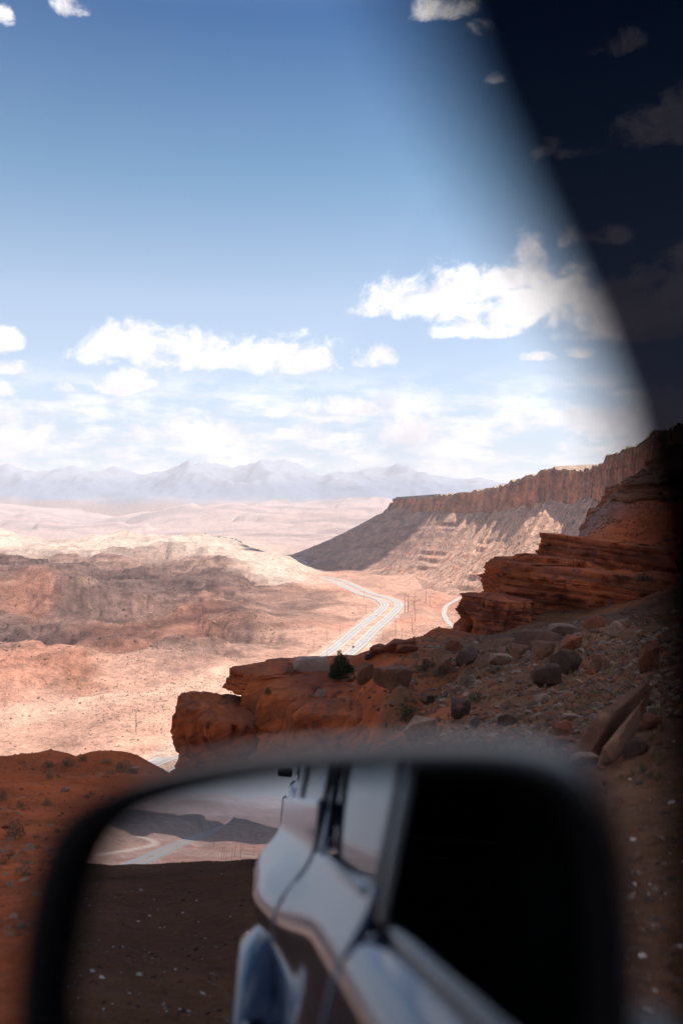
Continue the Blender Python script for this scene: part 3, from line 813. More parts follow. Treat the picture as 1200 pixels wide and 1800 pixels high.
child_fix(layered('ledge_block', [(OX(905, 106), 106), (21, 103), (26, 102), (27, 112), (20, 113)], -9, -2.2, M_RED, oc, 12, .24, .14, dip=(-.1, .0), dip0=(20, 107), nside=240, seed=17, rough=.9, topn=.7, blocky=.2, joint=.7))
child_fix(layered('lower_block', [(OX(790, 96), 96.5), (OX(812, 95), 94.6), (14, 93), (16.4, 93), (18.6, 95), (19, 103), (14.5, 104), (11.8, 101)], -14, -5.9, M_RED, oc, 24, .24, .15, dip=(-.10, .02), dip0=(13.5, 98), nside=300, seed=5, rough=.9, rfreq=.4, topn=.8, skew=(.10, .1), blocky=.18, joint=.6))

pr = empty('sandstone_promontory', (-3, 52, -12), label='orange red rounded sandstone cliff jutting over the valley road behind the mirror', cat='rock outcrop')
child_fix(layered('cliff', [(-6.4, 57.5), (-5.9, 54), (-4.9, 50.5), (-3.0, 47), (-1.2, 43.6), (.9, 41), (3.4, 40), (5.5, 42), (5.5, 60), (1, 64), (-3, 65), (-5.4, 63), (-6.3, 60.5)], -17, -7.15, M_RED2, pr, 9, .42, .13, nside=560, per=4, seed=21, rough=1.25, rfreq=.27, topn=.5, rows_top=26, blocky=.05, joint=.22, cracks=.6, dip=(.02, .018), dip0=(0, 56)))
child_fix(layered('cap', [(-6.55, 58), (-5.9, 56.2), (-4.4, 55.2), (-3.0, 56), (-2.6, 58.5), (-3.6, 60.5), (-5.4, 60.4)], -8.3, -7.05, M_RED2, pr, 5, .26, .06, nside=240, seed=23, rough=.4, topn=.25, blocky=.08))
child_fix(layered('buttress', [(-9.0, 56), (-8.5, 54), (-7.4, 52.4), (-5.6, 51.2), (-4.4, 52.5), (-4.6, 56.5), (-6.2, 58.6), (-8.4, 58.2)], -19, -8.5, M_RED2, pr, 7, .34, -.0, nside=420, seed=29, rough=.8, rfreq=.34, topn=.5, rows_top=18, blocky=.05, joint=.12, cracks=.5, dip=(-.10, .0), dip0=(-8.6, 56)))
child_fix(layered('lower_cliff', [(-6.2, 51), (-4.8, 47), (-2.6, 43), (.2, 39.2), (3, 37.6), (5, 40), (4, 52), (-2, 55)], -19, -9.7, M_RED2, pr, 7, .4, .28, nside=420, seed=33, rough=1.1, rfreq=.33, topn=1.0, rows_top=22, blocky=.05, joint=.35, cracks=.5, dip=(.12, .0), dip0=(0, 45)))

# ------------------------------------------------------------------ loose rocks
def proto_rock(seed, dims=(1, .8, .7), npts=16, sharp=.7, bevel=.05, rough=.05, cuts=2):
    """an angular weathered block: hull of random points, edges worn, faces roughened; stands on z = 0"""
    r = np.random.default_rng(seed)
    p = r.normal(size=(npts, 3)); p /= np.abs(p).max(1, keepdims=True) ** sharp * np.linalg.norm(p, axis=1, keepdims=True) ** (1 - sharp)
    p *= r.uniform(.82, 1.0, (npts, 1)); p *= np.array(dims) * .5
    b = bmesh.new()
    for q in p: b.verts.new(q)
    res = bmesh.ops.convex_hull(b, input=b.verts)
    bmesh.ops.delete(b, geom=[e for e in res['geom_interior'] if isinstance(e, bmesh.types.BMVert)], context='VERTS')
    bmesh.ops.dissolve_limit(b, angle_limit=.12, verts=b.verts, edges=b.edges)
    if bevel: bmesh.ops.bevel(b, geom=list(b.edges), offset=bevel * min(dims), segments=2, affect='EDGES', profile=.6)
    bmesh.ops.triangulate(b, faces=b.faces)
    for _ in range(cuts):
        bmesh.ops.subdivide_edges(b, edges=[e for e in b.edges if e.calc_length() > .16 * max(dims)], cuts=1, use_grid_fill=False)
        bmesh.ops.triangulate(b, faces=b.faces)
    co = np.array([v.co[:] for v in b.verts])
    n = fbm(co[:, 0] * 2.4 + seed, co[:, 1] * 2.4, co[:, 2] * 4.5, 4, .55)
    co += co / (np.linalg.norm(co, axis=1, keepdims=True) + .2) * (rough * n)[:, None]
    co[:, 2] -= co[:, 2].min()
    me = mesh_from('rock', co, np.array([[v.index for v in f.verts] for f in b.faces]), None, True)
    b.free()
    me.set_sharp_from_angle(angle=R(38))
    return me
M_R_BROWN = rock_material('weathered_brown_rock', [(.19, .085, .05), (.11, .055, .036), (.25, .125, .078)], band=.35, bandscale=3.0, fine=7, big=1.1, bumpd=.06, coord='Object')
M_R_RED = rock_material('red_rock', [(.22, .07, .033), (.14, .046, .026), (.25, .10, .058)], band=.4, bandscale=3.0, fine=7, big=1.0, bumpd=.06, coord='Object')
M_R_GREY = rock_material('pale_grey_rock', [(.27, .165, .115), (.18, .105, .072), (.33, .22, .16)], band=.25, bandscale=3.0, fine=7, big=1.2, bumpd=.06, coord='Object')
M_R_DARK = rock_material('dark_varnished_rock', [(.095, .05, .036), (.055, .033, .026), (.14, .072, .048)], band=.2, bandscale=3.0, fine=7, big=1.1, bumpd=.06, coord='Object')
M_R_TAN = rock_material('pale_tan_rock', [(.36, .235, .185), (.28, .175, .135), (.40, .28, .22)], band=.2, bandscale=3.0, fine=7, big=1.0, bumpd=.05, coord='Object')
RM = dict(brown=M_R_BROWN, red=M_R_RED, grey=M_R_GREY, dark=M_R_DARK, tan=M_R_TAN)
ROCK_KINDS = dict(block=[(dict(dims=(1, .75, .62), npts=12, sharp=.95, bevel=.05), 4), (dict(dims=(1, .8, .55), npts=14, sharp=.9, bevel=.05), 14)],
                  slab=[(dict(dims=(1, .7, .26), npts=16, sharp=.9, bevel=.07), 6), (dict(dims=(1, .6, .32), npts=13, sharp=.8, bevel=.06), 16)],
                  lump=[(dict(dims=(1, .85, .75), npts=17, sharp=.7, bevel=.035, rough=.06), 8), (dict(dims=(1, .8, .66), npts=15, sharp=.75, bevel=.035, rough=.06), 18), (dict(dims=(1, .7, .6), npts=13, sharp=.8, bevel=.03), 28)],
                  box=[(dict(dims=(1, .7, .55), npts=60, sharp=1.0, bevel=.03, rough=.03), 10)])
PROTO = {}
for kd, lst in ROCK_KINDS.items():
    for i, (kw, sd) in enumerate(lst):
        me0 = proto_rock(sd, **kw)
        for mn, mt in RM.items():
            m2 = me0.copy(); m2.name = 'rock'; m2.materials.append(mt); PROTO[kd, i, mn] = m2

bpy.context.view_layer.update()
DG = bpy.context.evaluated_depsgraph_get()
def cast(o, d):
    ok, p, n, _, ob, _ = scene.ray_cast(DG, Vector(o), Vector(d))
    return (np.array(p), np.array(n), ob) if ok else (None, None, None)
def hit_px(px, py): return cast(CAM, ray(px, py))
def drop(x, y, z0=45): return cast((x, y, z0), (0, 0, -1))

for p0, p1, th, sd in (((1020, 938), (1200, 925), 2.6, 41), ((1034, 912), (1210, 900), 2.4, 43), ((1058, 892), (1215, 872), 2.6, 45), ((1086, 868), (1220, 846), 3.0, 47), ((1112, 852), (1225, 826), 2.6, 49), ((1010, 965), (1190, 985), 2.0, 51)):
    A_, _, oa = hit_px(*p0); B_, _, ob_ = hit_px(*p1)
    if A_ is None or oa.name != 'ground' or np.linalg.norm(A_) > 420: continue
    if B_ is None or np.linalg.norm(B_ - A_) > 110: B_ = A_ + np.array([55., -6, 4])
    L_ = np.linalg.norm(B_ - A_)
    child_fix(layered('slope_ledge', [(A_[0], A_[1] - 1), (A_[0] + (B_[0] - A_[0]) * .25, A_[1] - 5), (A_[0] + (B_[0] - A_[0]) * .5, (A_[1] + B_[1]) / 2 - 2.5), (A_[0] + (B_[0] - A_[0]) * .75, B_[1] - 5), (B_[0], B_[1] - 2), (B_[0], B_[1] + 22), (A_[0] + L_ * .3, A_[1] + 20), (A_[0] + 2, A_[1] + 9)], A_[2] - th * 2.2, A_[2] + th * .55, M_RED3, oc, 10, .35, .30, dip=((B_[2] - A_[2]) / max(B_[0] - A_[0], 1), .12), dip0=(A_[0], A_[1]), nside=220, seed=sd, rough=1.8, rfreq=.2, topn=1.6, blocky=.3, joint=.9))
bpy.context.view_layer.update(); DG = bpy.context.evaluated_depsgraph_get()
ANCH = []
CUT = set('at just leaning with on in between below above touching among near lying pointing beside behind resting standing alone cut growing dotted under'.split())
def short(label):
    w_ = label.replace(',', '').split(); o = []
    for q in w_:
        if q in CUT and len(o) >= 2: break
        o.append(q)
        if len(o) == 6: break
    while o and o[-1] in ('the', 'of', 'a', 'left', 'right', 'and'): o.pop()
    return ' '.join(o)
def where(px, py, reach=400):
    best = min(ANCH, key=lambda a: math.hypot(a[0] - px, 1.4 * (a[1] - py)))
    dx, dy = px - best[0], py - best[1]
    if abs(dx) > abs(dy) * 1.1: w_ = 'right of' if dx > 0 else 'left of'
    else: w_ = 'in front of' if dy > 0 else 'behind'
    dd = math.hypot(dx, dy); pre = 'close ' if dd < 26 else ('' if dd < 55 else 'well ')
    return pre + w_ + ' the ' + best[2]
DIST = {}
def sort_same(objs):
    """pieces that would share a label are told apart by how near they lie to the thing they are placed by"""
    by = {}
    for o in objs: by.setdefault(o['label'], []).append(o)
    names = ['nearest one', 'second nearest', 'third nearest', 'fourth nearest', 'fifth nearest', 'sixth nearest', 'seventh nearest', 'eighth nearest', 'ninth nearest', 'tenth nearest', 'eleventh nearest', 'twelfth nearest', 'thirteenth nearest', 'fourteenth nearest', 'fifteenth nearest', 'sixteenth nearest']
    for lb, l in by.items():
        if len(l) > 1:
            l.sort(key=lambda o: DIST[o.name])
            for o, n_ in zip(l, names + ['farthest'] * 40):
                w_ = lb.split(); o['label'] = ' '.join(w_[:14]) + ', ' + n_
        elif len(lb.split()) > 16: l[0]['label'] = ' '.join(lb.split()[:16])
def near_d(px, py): return min(math.hypot(a[0] - px, 1.4 * (a[1] - py)) for a in ANCH)
def place_rock(x0, y0, x1, y1, kind, col, label, var=0, rz=0.0, tilt=(0, 0), dep=.8, name='boulder', group=None, sink=.16):
    p, n, ob = hit_px((x0 + x1) / 2, y1 - 2)
    d = p[1]; wdt = (x1 - x0) / 1750 * d; hgt = (y1 - y0) / 1750 * d
    me = PROTO[kind, var % len(ROCK_KINDS[kind]), col]; ANCH.append(((x0 + x1) / 2, (y0 + y1) / 2, short(label)))
    v = np.array([q.co[:] for q in me.vertices]); ex = np.ptp(v, axis=0)
    o = add(name, me, label=label, cat='boulder' if name == 'boulder' else 'rock', group=group)
    k = wdt / max(ex[0] * abs(math.cos(rz)) + ex[1] * abs(math.sin(rz)), .01)
    o.scale = (k, k * dep, hgt * 1.08 / ex[2])
    o.rotation_euler = (tilt[0], tilt[1], rz)
    o.location = (p[0], p[1] + wdt * dep * .3, p[2] - hgt * sink)
    return o
place_rock(513, 1143, 582, 1183, 'box', 'tan', 'large flat topped rectangular tan block at the promontory edge beside the dark bush', rz=.06, dep=.7)
place_rock(596, 1184, 623, 1201, 'block', 'brown', 'small squared brown block just right of the dark bush', rz=.2)
place_rock(620, 1164, 662, 1204, 'lump', 'brown', 'upright brown boulder leaning on the big dark boulder', 1, .4)
place_rock(647, 1171, 732, 1217, 'block', 'brown', 'biggest dark brown boulder with a flat sloping top on the red terrace', 1, -.2, (0, .08))
place_rock(668, 1125, 738, 1150, 'lump', 'red', 'low red layered hump on the terrace skyline right of the bush', 1, .1)
place_rock(640, 1134, 690, 1154, 'lump', 'red', 'lower left shoulder of the red layered hump', 2, .9)
place_rock(692, 1134, 740, 1152, 'slab', 'red', 'flat red slab in front of the layered hump', 0, .2)
place_rock(637, 1150, 662, 1163, 'block', 'dark', 'small dark block between bush and red hump', 1, .5)
place_rock(726, 1160, 764, 1175, 'slab', 'brown', 'thin grey brown slab left of the two touching boulders', 1, .1)
place_rock(760, 1152, 801, 1190, 'lump', 'brown', 'brown rounded boulder touching a black one', 1, .7)
place_rock(797, 1144, 840, 1172, 'block', 'dark', 'black squared boulder right of the brown rounded one', 0, -.1)
place_rock(778, 1126, 812, 1147, 'slab', 'red', 'tilted reddish slab below the lower outcrop block', 1, .3, (0, .3))
place_rock(857, 1150, 905, 1173, 'slab', 'grey', 'pale grey split slab on the talus below the outcrop', 0, .1)
place_rock(884, 1130, 932, 1163, 'lump', 'brown', 'pointed brown boulder tilted left below the outcrop', 2, -.3, (0, .4))
place_rock(934, 1127, 984, 1163, 'lump', 'brown', 'smooth rounded tan boulder among the outcrop rubble', 0, .2)
place_rock(978, 1116, 1034, 1152, 'lump', 'red', 'rust red boulder right of the smooth tan one', 1, .5)
place_rock(895, 1110, 1000, 1144, 'slab', 'dark', 'long dark overhanging slab at the foot of the outcrop', 1, .12)
place_rock(960, 1097, 1018, 1122, 'slab', 'grey', 'pale slab resting on the long dark slab', 0, .1)
place_rock(1060, 1092, 1100, 1122, 'block', 'grey', 'grey angular boulder alone below the red terrace', 0, .8)
place_rock(1120, 1130, 1165, 1186, 'lump', 'red', 'big red boulder near the dark window edge', 1, .2)
place_rock(940, 1168, 1010, 1208, 'slab', 'dark', 'dark tilted slab pile in mid talus', 0, -.5, (0, -.42))
place_rock(965, 1140, 1042, 1186, 'slab', 'dark', 'long dark slab leaning diagonally up the talus', 1, -.35, (0, -.5), sink=.2)
place_rock(1032, 1150, 1080, 1182, 'slab', 'brown', 'stack of brown slabs right of the leaning dark slab', 1, .4)
place_rock(704, 1260, 776, 1304, 'lump', 'grey', 'pale grey boulder just above the mirror rim', 1, .2)
place_rock(792, 1228, 832, 1264, 'lump', 'dark', 'dark rounded boulder between shrubs in mid slope', 0, .1)
place_rock(748, 1222, 772, 1238, 'block', 'dark', 'small black block upper left of the dark rounded boulder', 1, .2)
place_rock(936, 1224, 962, 1242, 'lump', 'grey', 'small pale pink stone standing out on the talus', 0, .4)
place_rock(868, 1258, 918, 1284, 'slab', 'dark', 'dark thin slab pointing right in lower talus', 1, -.4, (0, -.3))
place_rock(966, 1268, 1018, 1302, 'lump', 'red', 'reddish broken boulder left of the great tilted slab', 2, .4)
place_rock(985, 1256, 1020, 1272, 'slab', 'grey', 'pale slab lying on the reddish broken boulder', 0, .1)
place_rock(970, 1296, 1012, 1320, 'slab', 'red', 'flat orange slab at the foot of the great tilted slab', 0, .1)
place_rock(1130, 1258, 1168, 1282, 'lump', 'red', 'orange red rock right of the great tilted slab', 0, .1)
place_rock(1094, 1302, 1150, 1332, 'slab', 'dark', 'dark green grey slab pointing up right of the great slab', 1, -.3, (0, -.3))
place_rock(1110, 1226, 1150, 1252, 'slab', 'dark', 'dark flat rock at the top of the great tilted slab', 1, .1)
place_rock(1000, 1326, 1060, 1352, 'slab', 'grey', 'pale flat stone behind the mirror corner', 0, .1)
place_rock(548, 1212, 574, 1228, 'slab', 'grey', 'pale slanted stone on the red terrace', 1, .5, (0, .3))
place_rock(822, 1262, 860, 1284, 'lump', 'dark', 'dark stone right below the dark rounded boulder', 2, .5)
place_rock(225, 1350, 245, 1362, 'block', 'grey', 'small grey rock beside the sage bush on the left crest', 1, .1)
place_rock(104, 1386, 122, 1394, 'slab', 'grey', 'small flat grey stone on the left red slope', 1, .1)
place_rock(1020, 1080, 1062, 1108, 'slab', 'red', 'red slab fallen at the foot of the outcrop ledges', 1, -.2, (0, .4))
# the great tilted slab: two long plates leaning down to the left
def great_slab(px0, py0, px1, py1, thick, wide, seed, label, col):
    a, _, _ = hit_px(px0, py0); d0 = np.linalg.norm(a - CAM)
    b = CAM + ray(px1, py1) * (d0 * 1.10)
    L = np.linalg.norm(b - a)
    me = proto_rock(seed, (L * 1.04, wide, thick), 22, 1.0, .10, .035, 4)
    me.materials.append(RM[col])
    o = add('boulder', me, label=label, cat='boulder')
    ax = Vector((b - a) / L); side = Vector((-.25, .8, .45)).cross(ax).normalized()
    nrm = ax.cross(side) * -1
    if nrm.z < 0: nrm = -nrm; side = -side
    M = Matrix((ax, side, nrm)).transposed().to_4x4(); M.translation = Vector((a + b) / 2) - nrm * thick * .55
    o.matrix_world = M
    return o
great_slab(996, 1352, 1128, 1226, .14, .52, 41, 'great brown slab tilted up to the right on the near talus', 'brown')
great_slab(1050, 1352, 1124, 1262, .11, .36, 42, 'second thinner plate under the great tilted slab', 'brown')

# more rocks scattered over the talus, each lying by itself
LANG = [('brown', '', 'brown rock'), ('red', '', 'rust red rock'), ('grey', '', 'pale rock'), ('dark', '', 'dark rock')]
SMALL = []
cnt = 0
rs = np.random.default_rng(55)
while cnt < 215:
    px, py = rs.uniform(640, 1175), rs.uniform(1105, 1385)
    if py < 1150 - (px - 640) * .11 or (px < 760 and rs.random() < .75): continue
    p, n, ob = hit_px(px, py)
    if p is None or ob.name != 'ground' or p[1] > 105: continue
    szp = min(38, 8 + rs.exponential(9)); sz = szp / 1750 * p[1]
    k = rs.choice(4, p=[.36, .24, .24, .16]); kd = rs.choice(['slab', 'block', 'lump'], p=[.45, .25, .3])
    o = add('rock', PROTO[kd, rs.integers(len(ROCK_KINDS[kd])), LANG[k][0]], label=f"{'small ' if szp < 14 else ''}{dict(slab='flat', block='squarish', lump='rounded')[kd]} {LANG[k][2]} {where(px, py)}", cat='rock', group='rocks scattered over the talus')
    o.scale = (sz, sz * rs.uniform(.7, 1.1), sz * rs.uniform(.7, 1.2)); o.rotation_euler = (rs.normal(0, .22), rs.normal(0, .22), rs.uniform(0, 6.3)); o.location = p - np.array([0, 0, sz * .16])
    cnt += 1; DIST[o.name] = near_d(px, py); SMALL.append(o)
sort_same(SMALL)

# ------------------------------------------------------------------ gravel, far rubble and other uncountable stuff
def tri_blobs(P_, S_, seed, flat=.6):
    """many little octahedral stones in one mesh"""
    r = np.random.default_rng(seed); n = len(P_)
    b = np.array([(1, 0, 0), (-1, 0, 0), (0, 1, 0), (0, -1, 0), (0, 0, 1), (0, 0, -.5)], float)
    f = np.array([(0, 2, 4), (2, 1, 4), (1, 3, 4), (3, 0, 4), (2, 0, 5), (1, 2, 5), (3, 1, 5), (0, 3, 5)])
    a = r.uniform(0, 6.28, n); c, s = np.cos(a), np.sin(a)
    q = b[None] * r.uniform(.6, 1.35, (n, 6, 3)); q[..., 2] *= flat
    v = np.empty_like(q); v[..., 0] = q[..., 0] * c[:, None] - q[..., 1] * s[:, None]; v[..., 1] = q[..., 0] * s[:, None] + q[..., 1] * c[:, None]; v[..., 2] = q[..., 2]
    tx = r.normal(0, .35, n); v[..., 2] += v[..., 0] * tx[:, None]
    v = v * np.asarray(S_)[:, None, None] * .5 + np.asarray(P_)[:, None, :]
    return v.reshape(-1, 3), (f[None] + 6 * np.arange(n)[:, None, None]).reshape(-1, 3)
def cols_for(n, pal, seed):
    r = np.random.default_rng(seed); c = np.array(pal)[r.integers(len(pal), size=n)] * r.uniform(.75, 1.25, (n, 1))
    return np.repeat(c, 6, 0)
def attr_mat(name, rough=.95, ns=2.0):
    m, t = new_mat(name)
    g = t.n('ShaderNodeVertexColor', layer_name='geology').outputs[0]
    pos = t.n('ShaderNodeNewGeometry').outputs['Position']
    k = t.ramp(t.noise(pos, ns, 3, .6), .3, .7, .75, 1.25, False)
    t.principled(t.vm('SCALE', g, scale=k), rough, **{'Specular IOR Level': .15})
    return m
M_ATTR = attr_mat('stone_chips', ns=6.0)
def scatter(name, n, r0, r1, az0, az1, s0, s1, pal, seed, keep=None, flat=.6):
    r = np.random.default_rng(seed)
    a = np.radians(r.uniform(az0, az1, n)); rr = np.exp(r.uniform(math.log(r0), math.log(r1), n))
    x, y = rr * np.sin(a), rr * np.cos(a)
    z, K_, R_ = ground_z(x, y, True)
    m = np.ones(n, bool) if keep is None else keep(x, y, z, K_, r)
    x, y, z, rr = x[m], y[m], z[m], rr[m]
    S = np.minimum(np.minimum(s0 + r.exponential(1, len(x)) ** 1.4 * (s1 - s0) * .25, s1), rr * np.where(rr < 150, .013, .0032))
    V, F = tri_blobs(np.c_[x, y, z + S * .03], S, seed, flat)
    return add(name, mesh_from(name, V, F, M_ATTR, False, cols_for(len(x), pal, seed)), kind='stuff')
RUB = [(.13, .064, .042), (.18, .06, .028), (.16, .10, .072), (.08, .048, .036), (.20, .135, .10), (.15, .072, .042), (.12, .058, .036)]
clump = lambda sc, th: (lambda x, y, z, K_, r: perlin(x / sc, y / sc, 7.7) + r.normal(0, .25, len(x)) > th)
scatter('gravel', 7500, 2.6, 13, 3, 25, .008, .06, RUB * 3 + [(.46, .37, .30), (.52, .44, .37)], 61, clump(1.6, -.05))
scatter('talus_rubble', 22000, 9, 110, .5, 21, .04, .34, RUB, 62, clump(4.0, -.05), .55)
scatter('coarse_rubble', 4200, 14, 110, 2.5, 20.5, .16, .75, RUB, 66, clump(5.0, .15), .5)
scatter('upper_slope_rubble', 5200, 112, 280, 11, 20.5, .25, 1.5, [(.20, .085, .05), (.13, .06, .042), (.26, .10, .045), (.10, .055, .042)], 67, clump(9.0, -.05), .6)
scatter('slope_gravel', 8000, 5, 36, -22, 0, .015, .14, [(.24, .07, .028), (.17, .055, .026), (.18, .12, .085)], 63, clump(3.0, 0.0))
scatter('layby_gravel', 9000, 2.2, 30, 205, 232, .012, .06, RUB + [(.5, .42, .36)], 64, clump(2.0, -.1))
scatter('far_rubble', 26000, 420, 2600, -20, 8, .6, 4.2, [(.16, .10, .08), (.24, .13, .09), (.36, .22, .16), (.12, .08, .065), (.42, .31, .24)], 65,
        lambda x, y, z, K_, r: (K_[:, SHALE] + K_[:, RED] * .9 + K_[:, WHITE] * .5 + .06 > r.random(len(x)) * 1.1) & (perlin(x / 70, y / 70, 3.3) + r.normal(0, .3, len(x)) > .05) & (line_dist(x, y, HW, 40) > 24) & (np.hypot(x, y) * CELL < 30), .7)
M_SCRUB = flat_mat('grey_green_scrub', (.12, .105, .07), .95, .6, .4)
def scrub(n, r0, r1, az0, az1, s0, s1, seed, name, keepf):
    r = np.random.default_rng(seed); a = np.radians(r.uniform(az0, az1, n)); rr = np.exp(r.uniform(math.log(r0), math.log(r1), n))
    x, y = rr * np.sin(a), rr * np.cos(a); m = keepf(x, y, r); x, y = x[m], y[m]; z = ground_z(x, y)
    S = r.uniform(s0, s1, len(x)); V, F = tri_blobs(np.c_[x, y, z + S * .2], S, seed, .8)
    return add(name, mesh_from(name, V, F, M_SCRUB, False), kind='stuff')
scrub(17000, 430, 2300, -20, 9, .4, 1.3, 71, 'desert_scrub', lambda x, y, r: (perlin(x / 120, y / 120, 1.3) + r.normal(0, .25, len(x)) > .12) & (line_dist(x, y, HW, 40) > 20))
scrub(2600, 2500, 3500, -9, -1, 4, 9, 72, 'far_trees', lambda x, y, r: (np.hypot((x + 290) / 130, (y - 3300) / 330) + .5 * perlin(x / 60, y / 120, 2.2) < 1))
# boulders fallen over the mesa's talus, too many to count
def talus_boulders():
    r = np.random.default_rng(81); vs = MESA_V[70:188]; n = 15000
    i = r.integers(0, vs.shape[0], n); j = np.clip((r.random(n) ** 1.0 * 940).astype(int) + 50, 0, vs.shape[1] - 1)
    P_ = vs[i, j]; S = np.minimum(.9 + r.exponential(1.1, n), 8.5); k = (perlin(P_[:, 0] / 50, P_[:, 1] / 90, 2.2) + r.normal(0, .35, n)) > 0
    P_, S = P_[k], S[k]
    V, F = tri_blobs(P_ + np.c_[r.normal(0, 2, (len(S), 2)), S * .1], S, 81, .8)
    add('talus_boulders', mesh_from('talus_boulders', V, F, M_ATTR, False, cols_for(len(S), [(.22, .14, .11), (.15, .10, .085), (.38, .26, .20), (.45, .34, .27), (.36, .18, .12)], 81)), kind='stuff')
talus_boulders()

# ------------------------------------------------------------------ plants
def leaf_mat(name, cols):
    m, t = new_mat(name)
    pos = t.n('ShaderNodeTexCoord').outputs['Object']
    oi = t.n('ShaderNodeObjectInfo')
    c = t.mix(t.ramp(t.noise(pos, 5.0, 3, .6), .38, .62), cols[0], cols[1])
    c = t.vm('SCALE', c, scale=t.m('MULTIPLY_ADD', oi.outputs['Random'], .5, .75))
    t.principled(c, .85, **{'Specular IOR Level': .2})
    return m
M_SAGE = leaf_mat('sage_leaves', [(.085, .085, .055), (.13, .125, .085)])
M_GREEN = leaf_mat('juniper_leaves', [(.030, .040, .016), (.06, .07, .032)])
M_STRAW = flat_mat('straw', (.22, .15, .075), .9, 5, .4)
M_BARK = flat_mat('grey_bark', (.13, .10, .08), .95, 8, .3)
def blades(n, rad, hgt, ln, wd, seed, inner=.25, droop=.0, dome=True):
    r = np.random.default_rng(seed)
    d = r.normal(size=(n, 3)); d[:, 2] = np.abs(d[:, 2]) * .9 + .05; d /= np.linalg.norm(d, axis=1, keepdims=True)
    q = inner + (1 - inner) * r.random(n) ** .5
    lob = 1 + .3 * perlin(d[:, 0] * 2.2 + seed, d[:, 1] * 2.2, d[:, 2] * 2.2)
    b = d * (q * lob)[:, None] * np.array([rad, rad, hgt])
    t = d + r.normal(0, .55, (n, 3)); t[:, 2] += .25; t /= np.linalg.norm(t, axis=1, keepdims=True)
    s = np.cross(t, r.normal(size=(n, 3))); s /= np.linalg.norm(s, axis=1, keepdims=True)
    L = ln * r.uniform(.6, 1.3, (n, 1)); W_ = wd * r.uniform(.7, 1.2, (n, 1))
    V = np.stack([b - s * W_ * .5, b + s * W_ * .5, b + t * L + s * W_ * .3, b + t * L - s * W_ * .3], 1).reshape(-1, 3)
    V[:, 2] = np.maximum(V[:, 2], .005)
    return V, np.arange(4 * n).reshape(-1, 4)
def stems(n, rad, hgt, th, seed):
    r = np.random.default_rng(seed); Vs = []; Fs = []
    for i in range(n):
        a = r.uniform(0, 6.28); e = np.array([math.cos(a) * rad * r.uniform(.3, .8), math.sin(a) * rad * r.uniform(.3, .8), hgt * r.uniform(.6, .95)])
        k = len(Vs) * 1
        base_ = sum(len(v) for v in Vs)
        ring = []
        for (p, w_) in ((np.zeros(3), th), (e * np.array([.45, .45, .55]), th * .7), (e, th * .25)):
            ring.append(p + np.array([(math.cos(b) * w_, math.sin(b) * w_, 0) for b in (0, 1.57, 3.14, 4.71)]))
        Vs.append(np.vstack(ring)); Fs.append(grid_faces(3, 4, True) + base_)
    return np.vstack(Vs), np.vstack(Fs)
SHRUB = []
for i in range(4):
    SHRUB.append((mesh_from('foliage', *blades(420, .5, .62, .11, .022, 100 + i), M_SAGE if i else M_SAGE, False), mesh_from('stem', *stems(7, .45, .55, .012, 110 + i), M_BARK)))
GSHRUB = (mesh_from('foliage', *blades(520, .5, .6, .10, .026, 131), M_GREEN, False), mesh_from('stem', *stems(7, .45, .55, .014, 132), M_BARK))
def shrub(p, size, k, label, group=None, squash=1.0, pair=None):
    f, s = pair or SHRUB[k % 4]
    t = empty('shrub', p, (k * 1.7) % 6.28, label=label, cat='shrub', group=group)
    t.scale = (size, size, size * squash)
    add('foliage', f, t); add('stem', s, t)
    return t
def shrub_px(x0, y0, x1, y1, k, label, pair=None):
    p, n, ob = hit_px((x0 + x1) / 2, y1 - 1); ANCH.append(((x0 + x1) / 2, (y0 + y1) / 2, short(label)))
    return shrub(p, (x1 - x0) / 1750 * p[1] * .95, k, label, None, (y1 - y0) / (x1 - x0) * 1.55, pair)
shrub_px(8, 1440, 46, 1475, 0, 'largest grey green sage bush low on the left red slope')
shrub_px(202, 1336, 232, 1358, 1, 'sage bush at the right end of the left crest')
shrub_px(106, 1331, 132, 1349, 2, 'round sage bush on the left crest, third from the right')
shrub_px(74, 1336, 96, 1351, 3, 'grey sage bush on the left crest, leftmost of its row')
shrub_px(139, 1327, 154, 1340, 0, 'small sage bush on the left crest, right of the round one')
shrub_px(178, 1333, 198, 1343, 1, 'low flat sage bush on the crest near its right end')
shrub_px(-4, 1388, 14, 1410, 2, 'sage bush cut by the photo edge on the left slope')
shrub_px(28, 1406, 44, 1422, 3, 'small dark sage bush in the middle of the left slope')
shrub_px(74, 1404, 92, 1417, 0, 'small sage bush in the open centre of the left slope')
shrub_px(24, 1520, 56, 1540, 1, 'low spreading sage bush at the foot of the left slope')
shrub_px(184, 1353, 202, 1363, 1, 'tiny sage bush just under the left crest')
shrub_px(805, 1178, 838, 1206, 2, 'round grey green sage bush in upper mid talus')
shrub_px(824, 1214, 848, 1236, 0, 'bright green low shrub beside the dark rounded boulder', GSHRUB)
shrub_px(700, 1238, 730, 1264, 1, 'dark green shrub on the red terrace above the pale boulder', GSHRUB)
shrub_px(735, 1168, 752, 1182, 3, 'small green tuft between the terrace boulders', GSHRUB)
shrub_px(1112, 1006, 1150, 1024, 1, 'green shrub on the sunlit terrace of the outcrop', GSHRUB)
shrub_px(1086, 1010, 1110, 1022, 2, 'smaller green shrub left of the one on the outcrop terrace', GSHRUB)
shrub_px(500, 1170, 514, 1186, 2, 'small sage bush left of the rectangular block')
shrub_px(552, 1206, 566, 1216, 0, 'small green shrub near the pale slanted stone', GSHRUB)
shrub_px(464, 1208, 478, 1222, 1, 'small green plant growing in the promontory cliff', GSHRUB)
rs = np.random.default_rng(91); TUFTS = []
